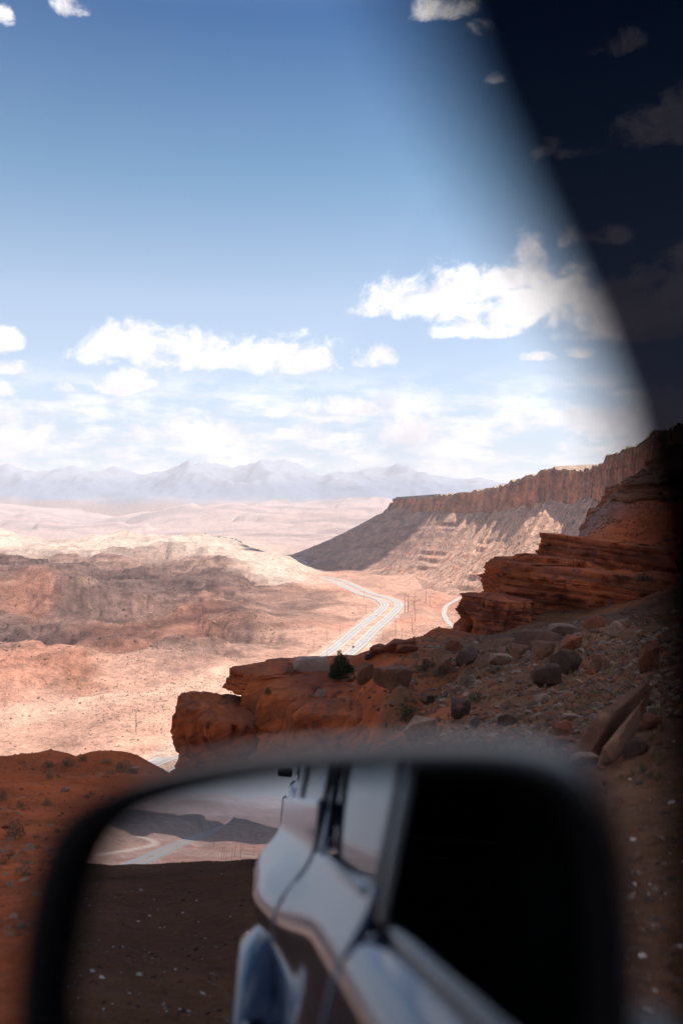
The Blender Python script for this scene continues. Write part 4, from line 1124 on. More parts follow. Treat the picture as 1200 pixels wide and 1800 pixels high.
for lab, grp, n, reg, pr_, sz0, sz1 in (('small sage clump', 'sage clumps on the left slope', 48, (0, 280, 1340, 1640), None, 5, 14),
                                      ('grey green tuft', 'tufts in the talus rubble', 60, (700, 1160, 1140, 1360), None, 8, 19),
                                      ('little terrace sage clump', 'sage clumps on the terrace', 16, (520, 740, 1185, 1300), None, 5, 13)):
    c = 0; tries = 0
    while c < n and tries < 800:
        tries += 1
        px, py = rs.uniform(reg[0], reg[1]), rs.uniform(reg[2], reg[3]); p, nn, ob = hit_px(px, py)
        if p is None or p[1] > 110 or ob.name not in ('ground', 'cliff'): continue
        wpx = rs.uniform(sz0, sz1)
        tf = shrub(p, wpx / 1750 * p[1], int(rs.integers(4)), lab + ' ' + where(px, py), grp, rs.uniform(.8, 1.3), None); c += 1; DIST[tf.name] = near_d(px, py); TUFTS.append(tf)
sort_same(TUFTS)
# the dark bush by the block: a small juniper
def juniper():
    p, n, ob = hit_px(600, 1192)
    k = p[1] / 1750
    t = empty('juniper_bush', p, 0, label='dark green juniper bush beside the rectangular tan block', cat='bush')
    V1, F1 = blades(1700, 19 * k, 44 * k, 5.0 * k, 1.2 * k, 141, .2)
    V2, F2 = blades(700, 15 * k, 25 * k, 4.5 * k, 1.2 * k, 142, .1); V2 += np.array([9 * k, 0, 0])
    V3, F3 = blades(600, 14 * k, 26 * k, 4.5 * k, 1.2 * k, 143, .1); V3 += np.array([-7 * k, 1 * k, 0])
    add('foliage', mesh_from('foliage', np.vstack([V1, V2, V3]), np.vstack([F1, F2 + len(V1), F3 + len(V1) + len(V2)]), M_GREEN, False), t)
    add('trunk', mesh_from('trunk', *stems(9, 15 * k, 36 * k, 1.0 * k, 144), M_BARK), t)
juniper()
def grass():
    r = np.random.default_rng(151); Vs = []; n = 0
    P_ = []
    while len(P_) < 520:
        px, py = r.uniform(690, 1165), r.uniform(1135, 1380); p, nn, ob = hit_px(px, py)
        if p is None or p[1] > 75 or ob.name != 'ground': continue
        if perlin(np.array([p[0] / 3.0]), np.array([p[1] / 3.0]), 4.4)[0] + r.normal(0, .3) < .0: continue
        P_.append(p)
    P_ = np.array(P_); m = 16; q = np.repeat(P_, m, 0); N = len(q)
    h = np.minimum(.03 + .0035 * q[:, 1], .20) * r.uniform(.6, 1.3, N); a = r.uniform(0, 6.28, N); l = r.uniform(.1, .75, N)
    w_ = h * .10; tip = q + np.c_[np.cos(a) * l * h, np.sin(a) * l * h, h]
    b = q + np.c_[np.cos(a), np.sin(a), a * 0] * (h * .12)[:, None]
    s = np.c_[-np.sin(a), np.cos(a), a * 0] * w_[:, None]
    V = np.stack([b - s, b + s, tip], 1).reshape(-1, 3)
    add('dry_grass', mesh_from('dry_grass', V, np.arange(3 * N).reshape(-1, 3), M_STRAW, False), kind='stuff')
grass()

# stones lying on the left slope
c = 0; rs = np.random.default_rng(191); STONES = []
while c < 34:
    px, py = rs.uniform(0, 290), 1345 + 300 * rs.random() ** 1.3; p, nn, ob = hit_px(px, py)
    if p is None or ob.name != 'ground' or p[1] > 40: continue
    sz = min(18, 5 + rs.exponential(4)) / 1750 * p[1]; k = rs.choice(3, p=[.3, .45, .25])
    o = add('rock', PROTO['slab' if rs.random() < .6 else 'lump', rs.integers(2), LANG[k][0]], label=f'{LANG[k][2]} half sunk in red soil {where(px, py)}', cat='rock', group='stones on the left slope')
    o.scale = (sz, sz * rs.uniform(.7, 1.1), sz * rs.uniform(.6, 1.0)); o.rotation_euler = (rs.normal(0, .2), rs.normal(0, .2), rs.uniform(0, 6.3)); o.location = p - np.array([0, 0, sz * .12]); c += 1; DIST[o.name] = near_d(px, py); STONES.append(o)
sort_same(STONES)
# ------------------------------------------------------------------ utility poles down in the valley
M_POLE = flat_mat('weathered_pole_wood', (.16, .12, .10), .9, 2, .2)
def tube(p0, p1, r0, r1, nn=6):
    p0, p1 = np.array(p0, float), np.array(p1, float); ax = (p1 - p0) / np.linalg.norm(p1 - p0)
    a = np.cross(ax, (0, 0, 1) if abs(ax[2]) < .9 else (1, 0, 0)); a /= np.linalg.norm(a); b = np.cross(ax, a)
    t = np.arange(nn) * 2 * math.pi / nn; c = np.cos(t)[:, None] * a + np.sin(t)[:, None] * b
    return np.vstack([p0 + c * r0, p1 + c * r1, [p0], [p1]]), np.vstack([grid_faces(2, nn, True)[:, [0, 1, 2]], grid_faces(2, nn, True)[:, [0, 2, 3]], [[2 * nn, (i + 1) % nn, i] for i in range(nn)], [[2 * nn + 1, nn + i, nn + (i + 1) % nn] for i in range(nn)]])
def merge(*parts):
    V = []; F = []; n = 0
    for v, f in parts: V.append(v); F.append(f + n); n += len(v)
    return np.vstack(V), np.vstack(F)
POLE_ME = mesh_from('pole', *tube((0, 0, 0), (0, 0, 1), .016, .011), M_POLE)
ARM_ME = mesh_from('crossarm', *merge(tube((-.09, 0, .93), (.09, 0, .93), .008, .008), tube((-.07, 0, .93), (-.07, 0, .955), .005, .004), tube((.07, 0, .93), (.07, 0, .955), .005, .004)), M_POLE)
HARM_ME = mesh_from('crossarm', *tube((-.14, 0, .9), (.50, 0, .9), .010, .010), M_POLE)
def pole(x, y, h, label, group=None, hframe=False, rz=.2):
    z = float(ground_z([x], [y])[0])
    t = empty('utility_pole', (x, y, z - .3), rz, label=label, cat='utility pole', group=group); t.scale = (h, h, h)
    add('pole', POLE_ME, t)
    if hframe:
        q = add('pole', POLE_ME, t); q.location = (.36, 0, 0); add('crossarm', HARM_ME, t)
    else: add('crossarm', ARM_ME, t)
def pole_px(px, yt, yb, label, group=None, hframe=False):
    x, d = fl(px, yb, -119.5); pole(x, d, (yb - yt) / 1750 * d, label, group, hframe)
pole_px(240, 1251, 1291, 'lone wooden utility pole standing right of the pale wash')
pole_px(91, 1304, 1326, 'wooden utility pole above the left crest')
pole_px(342, 1217, 1236, 'twin legged utility pole behind the promontory', None, True)
pole_px(102, 1250, 1262, 'short distant utility pole left of the wash')
ORD = 'first second third fourth fifth sixth seventh eighth ninth tenth eleventh twelfth thirteenth fourteenth fifteenth'.split()
for i_, (px, yt, yb) in enumerate(sorted(((551, 1122, 1142), (548, 1100, 1118), (574, 1110, 1126), (598, 1098, 1116), (643, 1060, 1078), (673, 1111, 1126), (695, 1095, 1124), (706, 1108, 1126), (724, 1090, 1117), (711, 1042, 1078), (717, 1046, 1078), (748, 1040, 1066), (755, 1048, 1068), (729, 1072, 1094), (640, 1040, 1056)))):
    pole_px(px, yt, yb, ORD[i_] + ' utility pole from the left on the valley floor around the highway bend', 'utility poles near the highway bend', px in (706, 717))
rs = np.random.default_rng(171)
for i, px in enumerate(np.sort(rs.uniform(365, 470, 14))):
    py = rs.uniform(1480, 1520); q = at_mirror(px, py, -119.8)
    pole(q[0], q[1], 22, ORD[i] + ' utility pole from the left in the valley seen in the mirror', 'utility poles behind the car')

# ------------------------------------------------------------------ traffic far down on the highway
M_FARCAR = [flat_mat('far_car_white', (.6, .6, .6), .3), flat_mat('far_car_dark', (.05, .055, .07), .3), flat_mat('far_car_red', (.25, .03, .02), .3)]
def far_car(k, side, mat, label, big=1.0):
    p = HW[k]; q = HW[min(k + 1, len(HW) - 1)] - HW[max(k - 1, 0)]; a = math.atan2(q[1], q[0]); n = np.array([-math.sin(a), math.cos(a)])
    c = p + n * side
    S = [(-2.3, .85, .35, .95), (-2.2, .9, .3, 1.1), (-1.2, .9, .3, 1.15), (-.9, .75, .3, 1.75), (.6, .75, .3, 1.75), (1.2, .9, .3, 1.1), (2.2, .88, .3, .95), (2.3, .8, .35, .7)]
    V = np.array([[(s_, -w_, z0), (s_, w_, z0), (s_, w_, (z0 + z1) * .55), (s_, w_ * .85, z1), (s_, -w_ * .85, z1), (s_, -w_, (z0 + z1) * .55)] for s_, w_, z0, z1 in S])
    Vv = [tuple(v) for v in V.reshape(-1, 3)]; F = [list(f) for f in grid_faces(8, 6, True)] + [[0, 1, 2, 3, 4, 5][::-1], [42, 43, 44, 45, 46, 47]]
    me = bpy.data.meshes.new('distant_car'); me.from_pydata(Vv, [], F); me.materials.append(mat)
    o = add('distant_car', me, label=label, cat='car'); o.location = (c[0], c[1], float(road_z(np.array([c[0]]), np.array([c[1]]))[0]) + .37); o.rotation_euler = (0, 0, a); o.scale = (big,) * 3
def hw_near(x, y): return int(np.argmin(np.hypot(HW[:, 0] - x, HW[:, 1] - y)))
far_car(hw_near(*fl(619, 1137)), -7, M_FARCAR[1], 'tiny dark car on the highway just above the dark bush')
far_car(hw_near(*fl(668, 1083)), 7, M_FARCAR[0], 'tiny white car on the highway straight below the bend')
for k_, (mx_, my_, sd_, lb_) in enumerate(((303, 1487, -7, 'far dark car on the highway in the mirror, nearest of three'), (322, 1480, 7, 'far white car on the highway in the mirror, between two others'), (345, 1472, -7, 'far red car on the highway in the mirror, farthest of three'))):
    q = at_mirror(mx_, my_, -120); far_car(hw_near(q[0], q[1]), sd_, M_FARCAR[(1, 0, 2)[k_]], lb_)

# ------------------------------------------------------------------ the car we look out of
def car_paint(name, base, metallic=.9, rough=.07, coat=1.0):
    m, t = new_mat(name)
    pos = t.n('ShaderNodeTexCoord').outputs['Object']
    dust = t.m('MULTIPLY', t.ramp(t.noise(pos, 14, 5, .65), .45, .75), .35)
    c = t.mix(t.m('MULTIPLY', dust, .35), base, (.35, .22, .15))
    rg = t.m('MULTIPLY_ADD', dust, .18, rough)
    orange = t.noise(pos, 3.0, 2, .4)
    t.principled(c, rg, t.bump(orange, .05, .02), **{'Metallic': metallic, 'Coat Weight': coat, 'Coat Roughness': .03})
    return m
def simple(name, col, rough, metallic=0.0, spec=.5, noise_s=20, amp=.12, bump=0.0):
    m, t = new_mat(name)
    pos = t.n('ShaderNodeTexCoord').outputs['Object']
    n = t.noise(pos, noise_s, 4, .6)
    c = t.vm('SCALE', tuple(col), scale=t.ramp(n, .3, .7, 1 - amp, 1 + amp, False))
    t.principled(c, rough, t.bump(t.noise(pos, noise_s * 12, 2, .5), bump, .002) if bump else None, **{'Metallic': metallic, 'Specular IOR Level': spec})
    return m
M_PAINT = car_paint('metallic_grey_paint', (.05, .068, .10), .25, .06, .45)
M_BLACKP = simple('black_textured_plastic', (.006, .006, .007), .6, bump=.3, spec=.12)
M_GLOSSB = simple('gloss_black_trim', (.008, .008, .009), .12)
M_CAP = simple('dark_gloss_cap', (.010, .012, .016), .30, spec=.32)
M_RUBBER = simple('tyre_rubber', (.02, .019, .018), .85, bump=.5)
M_ALLOY = simple('alloy_rim', (.55, .55, .56), .3, .9)
M_CLOTH = simple('dark_seat_cloth', (.014, .014, .015), .95, bump=.6, spec=.1)
M_LAMP = simple('lamp_lens', (.55, .57, .6), .08, 0, .8)
M_TAIL = simple('red_tail_lens', (.35, .012, .01), .1)
def tinted(name, tint, refl=.06):
    m, t = new_mat(name)
    tr = t.n('ShaderNodeBsdfTransparent'); tr.inputs[0].default_value = (*tint, 1)
    gl = t.n('ShaderNodeBsdfGlossy'); gl.inputs['Roughness'].default_value = .01
    mx = t.n('ShaderNodeMixShader'); mx.inputs[0].default_value = refl
    t.t.links.new(tr.outputs[0], mx.inputs[1]); t.t.links.new(gl.outputs[0], mx.inputs[2])
    o = t.n('ShaderNodeOutputMaterial'); t.t.links.new(mx.outputs[0], o.inputs[0])
    return m
M_TINT = tinted('dark_tinted_glass', (.125, .125, .15), .0)
def window_glass(name):
    m, t = new_mat(name)
    t.principled((.006, .007, .008), .02, None, **{'Specular IOR Level': 1.0, 'IOR': 1.9})
    return m
M_WIN = window_glass('privacy_glass')
def mirror_mat():
    m, t = new_mat('mirror_silver')
    t.principled((.36, .40, .46), .0, None, **{'Metallic': 1.0})
    return m
M_MIRROR = mirror_mat()

CZ = 1.5
def win_l(z): return .062 - .145 * (z - 1.5)               # the plane of the side windows
YC = -.72                                                 # the car's middle line
def w_at(s):
    return np.interp(s, [-3.2, -2.9, -2.5, -2.0, -1.6, -1.0, -.3, .5, 1.2, 1.7, 1.95], [.13, .19, .22, .245, .252, .262, .264, .262, .25, .19, .06])
PROF = [(-.36, .26), (-.12, .28), (-.045, .33), (-.012, .45), (.0, .58), (.0, .70), (-.012, .80), (-.044, .90), (-.074, 1.0), (-.101, 1.10), (-.115, 1.165), (-.122, 1.185), (-.132, 1.202), (-.143, 1.215), (-.152, 1.223), (-.160, 1.226), (-.20, 1.226)]
tp_ = lambda s: np.interp(s, [-3.15, -2.6, -1.5, -.6], [.055, .042, .018, 0])
def side_panel(name, s0, s1, parent, right=False, mat=None, n=40, up=0.0):
    S = np.linspace(s0, s1, n); P_ = np.array(PROF if not up else PROF[:-2] + [(-.158, 1.228), (-.161, 1.24), (-.1625, 1.25), (-.164, up)])
    # even the profile out
    q = np.r_[0, np.cumsum(np.linalg.norm(np.diff(P_, axis=0), axis=1))]; uu = np.linspace(0, q[-1], 64)
    pk = np.ones(5) / 5
    py_ = np.interp(uu, q, P_[:, 0]); pz = np.interp(uu, q, P_[:, 1])
    py_ = np.convolve(np.pad(py_, 2, 'edge'), pk, 'valid'); pz = np.convolve(np.pad(pz, 2, 'edge'), pk, 'valid')
    X = np.broadcast_to(S[:, None], (n, 64)); Zb = np.broadcast_to(pz[None], (n, 64))
    w_ = w_at(S)[:, None]
    # the waist tucks in to meet the window line, the rear haunch swells
    k = sstep(.95, 1.226, Zb)
    Y = w_ + np.broadcast_to(py_[None], (n, 64)) * 1.0
    beltY = win_l(1.226) + .012
    tgt = beltY + (py_[None] + .157)
    Y = Y * (1 - k) + tgt * k
    taper = tp_(S)[:, None] * k
    Y = Y + taper
    Y = Y + .080 * np.exp(-((Zb - 1.10) / .10) ** 2) * sstep(-1.0, -2.3, X)
    if s1 > .9: Zb = Zb - np.interp(X, [.6, 1.4, 1.95], [0, .05, .22]) * sstep(.5, 1.2, Zb)
    if s0 < -2.8: pass
    if right: Y = 2 * YC - Y
    V = np.stack([X, Y, Zb], -1).reshape(-1, 3)
    F = grid_faces(n, 64)
    if right: F = F[:, ::-1]
    me = mesh_from(name, V, F, mat or M_PAINT, True)
    o = add(name, me, parent)
    sd = o.modifiers.new('thickness', 'SOLIDIFY'); sd.thickness = .012; sd.offset = 1 if False else -1
    return o
def quadstrip(name, P0, P1, n, mat, parent, thick=.02, smooth=True):
    """a panel spanned between two lines of points"""
    P0, P1 = np.array(P0, float), np.array(P1, float)
    t = np.linspace(0, 1, n)[:, None]
    rows = np.stack([P0[i] * (1 - t) + P1[i] * t for i in range(len(P0))])
    o = add(name, mesh_from(name, rows.reshape(-1, 3), grid_faces(len(P0), n), mat, smooth), parent)
    m = o.modifiers.new('thickness', 'SOLIDIFY'); m.thickness = thick; m.offset = 0
    return o
def bar(name, pts, w_, d_, mat, parent):
    """a bar of flat section along points"""
    pts = np.array(pts, float); V = []
    for i, p in enumerate(pts):
        a = pts[min(i + 1, len(pts) - 1)] - pts[max(i - 1, 0)]; a /= np.linalg.norm(a)
        y = np.array([0, 1, 0.15]); y = y - a * (a @ y); y /= np.linalg.norm(y); x = np.cross(a, y)
        ch = .25
        for (c, s) in ((1, ch), (ch, 1), (-ch, 1), (-1, ch), (-1, -ch), (-ch, -1), (ch, -1), (1, -ch)):
            V.append(p + x * c * w_ / 2 + y * s * d_ / 2)
    V = np.array(V); F = grid_faces(len(pts), 8, True)
    n = len(pts)
    b = add(name, mesh_from(name, V, F, mat, True), parent)
    return b
def wheel(parent, loc, r=.385, wd=.25, side=1):
    prof = [(.62, -.5), (.80, -.52), (.94, -.46), (1.0, -.36), (1.0, .36), (.94, .46), (.80, .52), (.62, .5)]
    n = 40; a = np.arange(n) * 2 * math.pi / n
    V = np.stack([np.stack([np.cos(a) * q * r, np.full(n, y * wd), np.sin(a) * q * r], -1) for q, y in prof])
    t = add('wheel', mesh_from('wheel', V.reshape(-1, 3), grid_faces(len(prof), n, True), M_RUBBER, True), parent); t.location = loc
    Vs = []; Fs = []; base_ = 0
    rp = [(.63, -.3), (.63, .42), (.57, .44), (.54, .36), (.50, .30)]
    V2 = np.stack([np.stack([np.cos(a) * q * r, np.full(n, y * wd * side), np.sin(a) * q * r], -1) for q, y in rp]).reshape(-1, 3)
    parts = [(V2, grid_faces(len(rp), n, True))]
    for i in range(6):
        th = i * math.pi / 3
        c, s = math.cos(th), math.sin(th)
        pr_ = []
        for (q, hw_, y) in ((.06, .12, .38), (.35, .09, .36), (.56, .12, .40)):
            for sg in (-1, 1): pr_.append((c * q * r - s * sg * hw_ * r, y * wd * side, s * q * r + c * sg * hw_ * r))
        pr_ = np.array(pr_); bk = pr_ - np.array([0, .12 * wd * side, 0])
        parts.append((np.vstack([pr_, bk]), np.array([(0, 1, 3, 2), (2, 3, 5, 4), (6, 8, 9, 7), (8, 10, 11, 9), (0, 2, 8, 6), (2, 4, 10, 8), (1, 7, 9, 3), (3, 9, 11, 5)])))
    V3, F3 = merge(*parts)
    add('rim', mesh_from('rim', V3, F3, M_ALLOY, False), t)
    return t

car_o = empty('car', (0, 0, 0), math.pi / 2 - TH, label='metallic grey car we look out of, its big door mirror filling the foreground', cat='car')
def L3(s, z, e=0.0): return (s, win_l(z) + e, z)
fd = side_panel('front_door', -.612, .55, car_o)
side_panel('front_fender', .556, 1.95, car_o); side_panel('front_door', -.612, .55, car_o, True); side_panel('front_fender', .556, 1.95, car_o, True)
for rt in (False, True):
    side_panel('rear_door', -1.60, -.618, car_o, rt, up=1.285); side_panel('rear_quarter_panel', -3.15, -1.606, car_o, rt, up=1.40)
# bonnet, tail, floor
yl = [win_l(1.226) - .03, 2 * YC - win_l(1.226) + .03]
ss = np.linspace(.62, 1.95, 14); zz = 1.215 + .03 - np.interp(ss, [.6, 1.4, 1.95], [0, .055, .26])
quadstrip('bonnet', [(s, yl[0], z) for s, z in zip(ss, zz)], [(s, yl[1], z) for s, z in zip(ss, zz)], 14, M_PAINT, car_o)
quadstrip('front_bumper', [(1.95, .06, z) for z in (.98, .8, .6, .4, .28)], [(1.95, 2 * YC - .06, z) for z in (.98, .8, .6, .4, .28)], 10, M_BLACKP, car_o)
quadstrip('tailgate', [(-3.15, .02 - (z > 1.2) * .12 * (z - 1.2) / .5, z) for z in (.55, .8, 1.0, 1.2)], [(-3.15, 2 * YC - .02 + (z > 1.2) * .12 * (z - 1.2) / .5, z) for z in (.55, .8, 1.0, 1.2)], 10, M_PAINT, car_o)
quadstrip('rear_bumper', [(-3.19, .10, z) for z in (.28, .42, .56)], [(-3.19, 2 * YC - .10, z) for z in (.28, .42, .56)], 10, M_BLACKP, car_o)
quadstrip('floor', [(s, .0, .32) for s in (-3.1, -1.5, .6, 1.9)], [(s, 2 * YC, .32) for s in (-3.1, -1.5, .6, 1.9)], 6, M_BLACKP, car_o)
# greenhouse
tp = lambda s: np.interp(s, [-3.15, -2.6, -1.5, -.6], [.055, .042, .018, 0])
def G(s, z, e=0.0): return (s, win_l(z) + e + tp(s) * 1.0, z)
def Gm(p): return (p[0], 2 * YC - p[1], p[2])
ZR = 1.76
roof_s = np.linspace(-3.05, .34, 16)
rz_ = ZR + .055 * np.sin(np.linspace(0, math.pi, 16)) ** .7
rf = [[(s, G(s, ZR)[1] * (1 - t) + (2 * YC - G(s, ZR)[1]) * t, z + .05 * math.sin(math.pi * t) ** .6) for t in np.linspace(0, 1, 17)] for s, z in zip(roof_s, rz_)]
ro = add('roof', mesh_from('roof', np.array(rf).reshape(-1, 3), grid_faces(16, 17), M_PAINT, True), car_o)
md = ro.modifiers.new('thickness', 'SOLIDIFY'); md.thickness = .03
hl_ = quadstrip('headliner', [(s, G(s, ZR)[1] - .01, ZR - .035) for s in (-3.0, -1.5, .1)], [(s, 2 * YC - G(s, ZR)[1] + .01, ZR - .035) for s in (-3.0, -1.5, .1)], 5, M_CLOTH, car_o)
def glass_panel(name, pts, mat, parent, thick=.004, inset=0.0):
    """a pane from its outline on the window plane; pts = (s, z)"""
    V = [G(s, z, inset) for s, z in pts]; me = bpy.data.meshes.new(name)
    b = bmesh.new(); vs = [b.verts.new(v) for v in V]; b.faces.new(vs); bmesh.ops.triangulate(b, faces=b.faces); b.to_mesh(me); b.free()
    me.materials.append(mat)
    o = add(name, me, parent); m = o.modifiers.new('thickness', 'SOLIDIFY'); m.thickness = thick; m.offset = 0
    return o
# rear door window with rounded lower rear corner, quarter window, their trims and pillars
def rounded(pts, r=.05, n=6):
    outp = []; N = len(pts)
    for i in range(N):
        a, b, c = np.array(pts[i - 1], float), np.array(pts[i], float), np.array(pts[(i + 1) % N], float)
        rr = r[i] if isinstance(r, (list, tuple)) else r
        u, v = (a - b), (c - b); rr = min(rr, np.linalg.norm(u) * .45, np.linalg.norm(v) * .45); u /= np.linalg.norm(u); v /= np.linalg.norm(v)
        for t in np.linspace(0, 1, n): 
            p0, p2 = b + u * rr, b + v * rr
            outp.append(tuple((1 - t) ** 2 * p0 + 2 * t * (1 - t) * b + t * t * p2))
    return outp
for flip in (False, True):
    root = car_o
    def mk(name, pts, mat, inset=0.0, thick=.004):
        o = glass_panel(name, pts, mat, root, thick, inset)
        if flip:
            for v in o.data.vertices: v.co.y = 2 * YC - v.co.y
        return o
    mk('rear_door_window', rounded([(-.70, 1.265), (-1.36, 1.285), (-1.50, 1.42), (-1.46, 1.70), (-.70, 1.715)], [.05, .16, .10, .03, .02]), M_WIN, -.004)
    mk('rear_quarter_window', rounded([(-1.72, 1.31), (-2.45, 1.37), (-2.62, 1.46), (-2.45, 1.69), (-1.70, 1.705)], [.05, .12, .06, .05, .02]), M_WIN, -.004)
    # body-coloured frame round them: built as bands
    def band(name, pts, mat, w_=.03, d_=.02, e=.0):
        P_ = [G(s, z, e) for s, z in pts]
        if flip: P_ = [Gm(p) for p in P_]
        return bar(name, P_, w_, d_, mat, root)
    band('roof_rail', [(-3.0, 1.745), (-2.0, 1.745), (-1.0, 1.748), (0, 1.745), (.40, 1.735)], M_PAINT, .06, .035)
    band('door_pillar', [(-.585, 1.235), (-.58, 1.5), (-.575, 1.735)], M_GLOSSB, .075, .02, -.002)
    band('door_pillar', [(-.655, 1.235), (-.65, 1.5), (-.645, 1.735)], M_GLOSSB, .06, .02, .001)
    band('rear_pillar', [(-1.595, 1.24), (-1.58, 1.5), (-1.56, 1.735)], M_PAINT, .17, .024, -.004)
    band('rear_corner_pillar', [(-2.80, 1.225), (-2.78, 1.45), (-2.72, 1.735)], M_PAINT, .62, .03, -.012)
    band('window_trim', rounded([(-.69, 1.258), (-1.365, 1.277), (-1.512, 1.42), (-1.472, 1.705)], [.02, .16, .10, .02]), M_GLOSSB, .013, .014, .010)
    band('window_trim', [(-1.690, 1.30), (-1.675, 1.5), (-1.665, 1.71)], M_GLOSSB, .03, .014, .008)
    band('belt_moulding', [(-.60, 1.229), (-.2, 1.226), (.2, 1.226), (.60, 1.226)], M_GLOSSB, .030, .018, -.010)
    band('front_pillar', [(.74, 1.20), (.66, 1.40), (.58, 1.60), (.46, 1.75)], M_GLOSSB, .06, .03, -.03)
ws = [[(s, y, z) for y in np.linspace(win_l(z) - .03, 2 * YC - win_l(z) + .03, 9)] for s, z in ((.78, 1.23), (.66, 1.42), (.54, 1.60), (.36, 1.75))]
wsn = add('windscreen', mesh_from('windscreen', np.array(ws).reshape(-1, 3), grid_faces(4, 9), M_WIN, True), car_o)
quadstrip('rear_window', [(-3.14, -.03, 1.22), (-3.10, -.06, 1.5), (-3.03, -.1, 1.74)], [(-3.14, 2 * YC + .03, 1.22), (-3.10, 2 * YC + .06, 1.5), (-3.03, 2 * YC + .1, 1.74)], 6, M_WIN, car_o, .006)
# the dark front quarter light: its rear edge slopes across the right of the view
def on_window(px, py):
    d = ray(px, py); dc = np.array([d @ FWD, d @ LFT, d[2]])
    lo, hi = 0.01, 3.0
    for _ in range(60):
        m_ = (lo + hi) / 2; p = dc * m_ + np.array([0, 0, CZ])
        if p[1] > win_l(p[2]): hi = m_
        else: lo = m_
    return dc * lo + np.array([0, 0, CZ])
EDGE = [(480, -900), (570, -560), (660, -260), (742, 0), (830, 210), (915, 380), (1010, 560), (1080, 720), (1118, 860), (1140, 1000), (1158, 1200), (1172, 1400), (1186, 1600), (1196, 1800), (1204, 1950)]
ep = [on_window(*q) for q in EDGE]
gp = [(p[0], p[2]) for p in ep] 
zt_, zb_ = gp[0][1], gp[-1][1]
front = [(.40, zb_), (.62, zb_ - .0), (.58, 1.42), (.52, 1.60), (.46, max(1.70, zt_)), (max(.30, gp[0][0] + .06), max(1.70, zt_))]
b = bmesh.new(); vs = [b.verts.new((s, win_l(z), z)) for s, z in gp + front[1:]]
b.faces.new(vs); bmesh.ops.triangulate(b, faces=b.faces); me = bpy.data.meshes.new('quarter_light'); b.to_mesh(me); b.free(); me.materials.append(M_TINT)
ql = add('quarter_light', me, car_o); m_ = ql.modifiers.new('thickness', 'SOLIDIFY'); m_.thickness = .004; m_.offset = 0
# handles, wheels, lamps, seats
for sd_ in (1, -1):
    for s in (-.50, -1.42):
        y = w_at(s) - .035; P_ = [(s + .10, y + .0, .92), (s + .07, y + .03, .92), (s - .07, y + .03, .922), (s - .10, y + .0, .922)]
        if sd_ < 0: P_ = [Gm(p) for p in P_]
        bar('door_handle', P_, .03, .016, M_PAINT, car_o)
    for s in (1.15, -1.95):
        y = w_at(s); c = (s, y - .15 if sd_ > 0 else 2 * YC - y + .15, .385)
        wheel(car_o, c, side=sd_)
        a = np.linspace(R(-12), R(192), 22); Pf = [(s + math.cos(t) * .475, (y + .012) if sd_ > 0 else 2 * YC - y - .012, .40 + math.sin(t) * .475) for t in a]
        bar('wheel_arch', Pf, .09, .05, M_BLACKP, car_o)
        if s < 0:
            Pf = [(s + math.cos(t) * .585, (y - .042) if sd_ > 0 else 2 * YC - y + .042, .40 + math.sin(t) * .60) for t in a]
            bar('fender_flare', Pf, .17, .15, M_PAINT, car_o)
    quadstrip('headlight', [(1.93, .05 * 1 if sd_ > 0 else 2 * YC - .05, z) for z in (.78, .92)], [(1.965, -.22 if sd_ > 0 else 2 * YC + .22, z) for z in (.78, .90)], 6, M_LAMP, car_o, .03)
    quadstrip('tail_light', [(-3.165, .02 if sd_ > 0 else 2 * YC - .02, z) for z in (.85, 1.0, 1.15)], [(-3.19, -.12 if sd_ > 0 else 2 * YC + .12, z) for z in (.85, 1.0, 1.15)], 4, M_TAIL, car_o, .03)
def seat(y):
    prof = [(-.28, .50), (.22, .54), (.27, .60), (.20, .66), (-.20, .64), (-.27, .70), (-.42, 1.22), (-.46, 1.42), (-.54, 1.42), (-.56, 1.2), (-.44, .58)]
    V = np.array([[(s - .35, y + yy, z) for s, z in prof] for yy in np.linspace(-.25, .25, 6)])
    o = add('seat', mesh_from('seat', V.reshape(-1, 3), grid_faces(6, len(prof), True), M_CLOTH, True), car_o)
seat(-.38); seat(-1.08)
quadstrip('dashboard', [(.30, .0, .95), (.36, .0, 1.12), (.55, .0, 1.20), (.70, .0, 1.20)], [(.30, 2 * YC, .95), (.36, 2 * YC, 1.12), (.55, 2 * YC, 1.20), (.70, 2 * YC, 1.20)], 10, M_CLOTH, car_o, .03)
quadstrip('door_card', [(-.60, .06, z) for z in (.4, .8, 1.2)], [(.55, .06, z) for z in (.4, .8, 1.2)], 8, M_CLOTH, car_o, .02)
quadstrip('door_card', [(-.60, 2 * YC - .06, z) for z in (.4, .8, 1.2)], [(.55, 2 * YC - .06, z) for z in (.4, .8, 1.2)], 8, M_CLOTH, car_o, .02)
quadstrip('rear_bench', [(-1.15, 0, .55), (-1.55, 0, .6), (-1.85, 0, 1.25)], [(-1.15, 2 * YC, .55), (-1.55, 2 * YC, .6), (-1.85, 2 * YC, 1.25)], 8, M_CLOTH, car_o, .12)

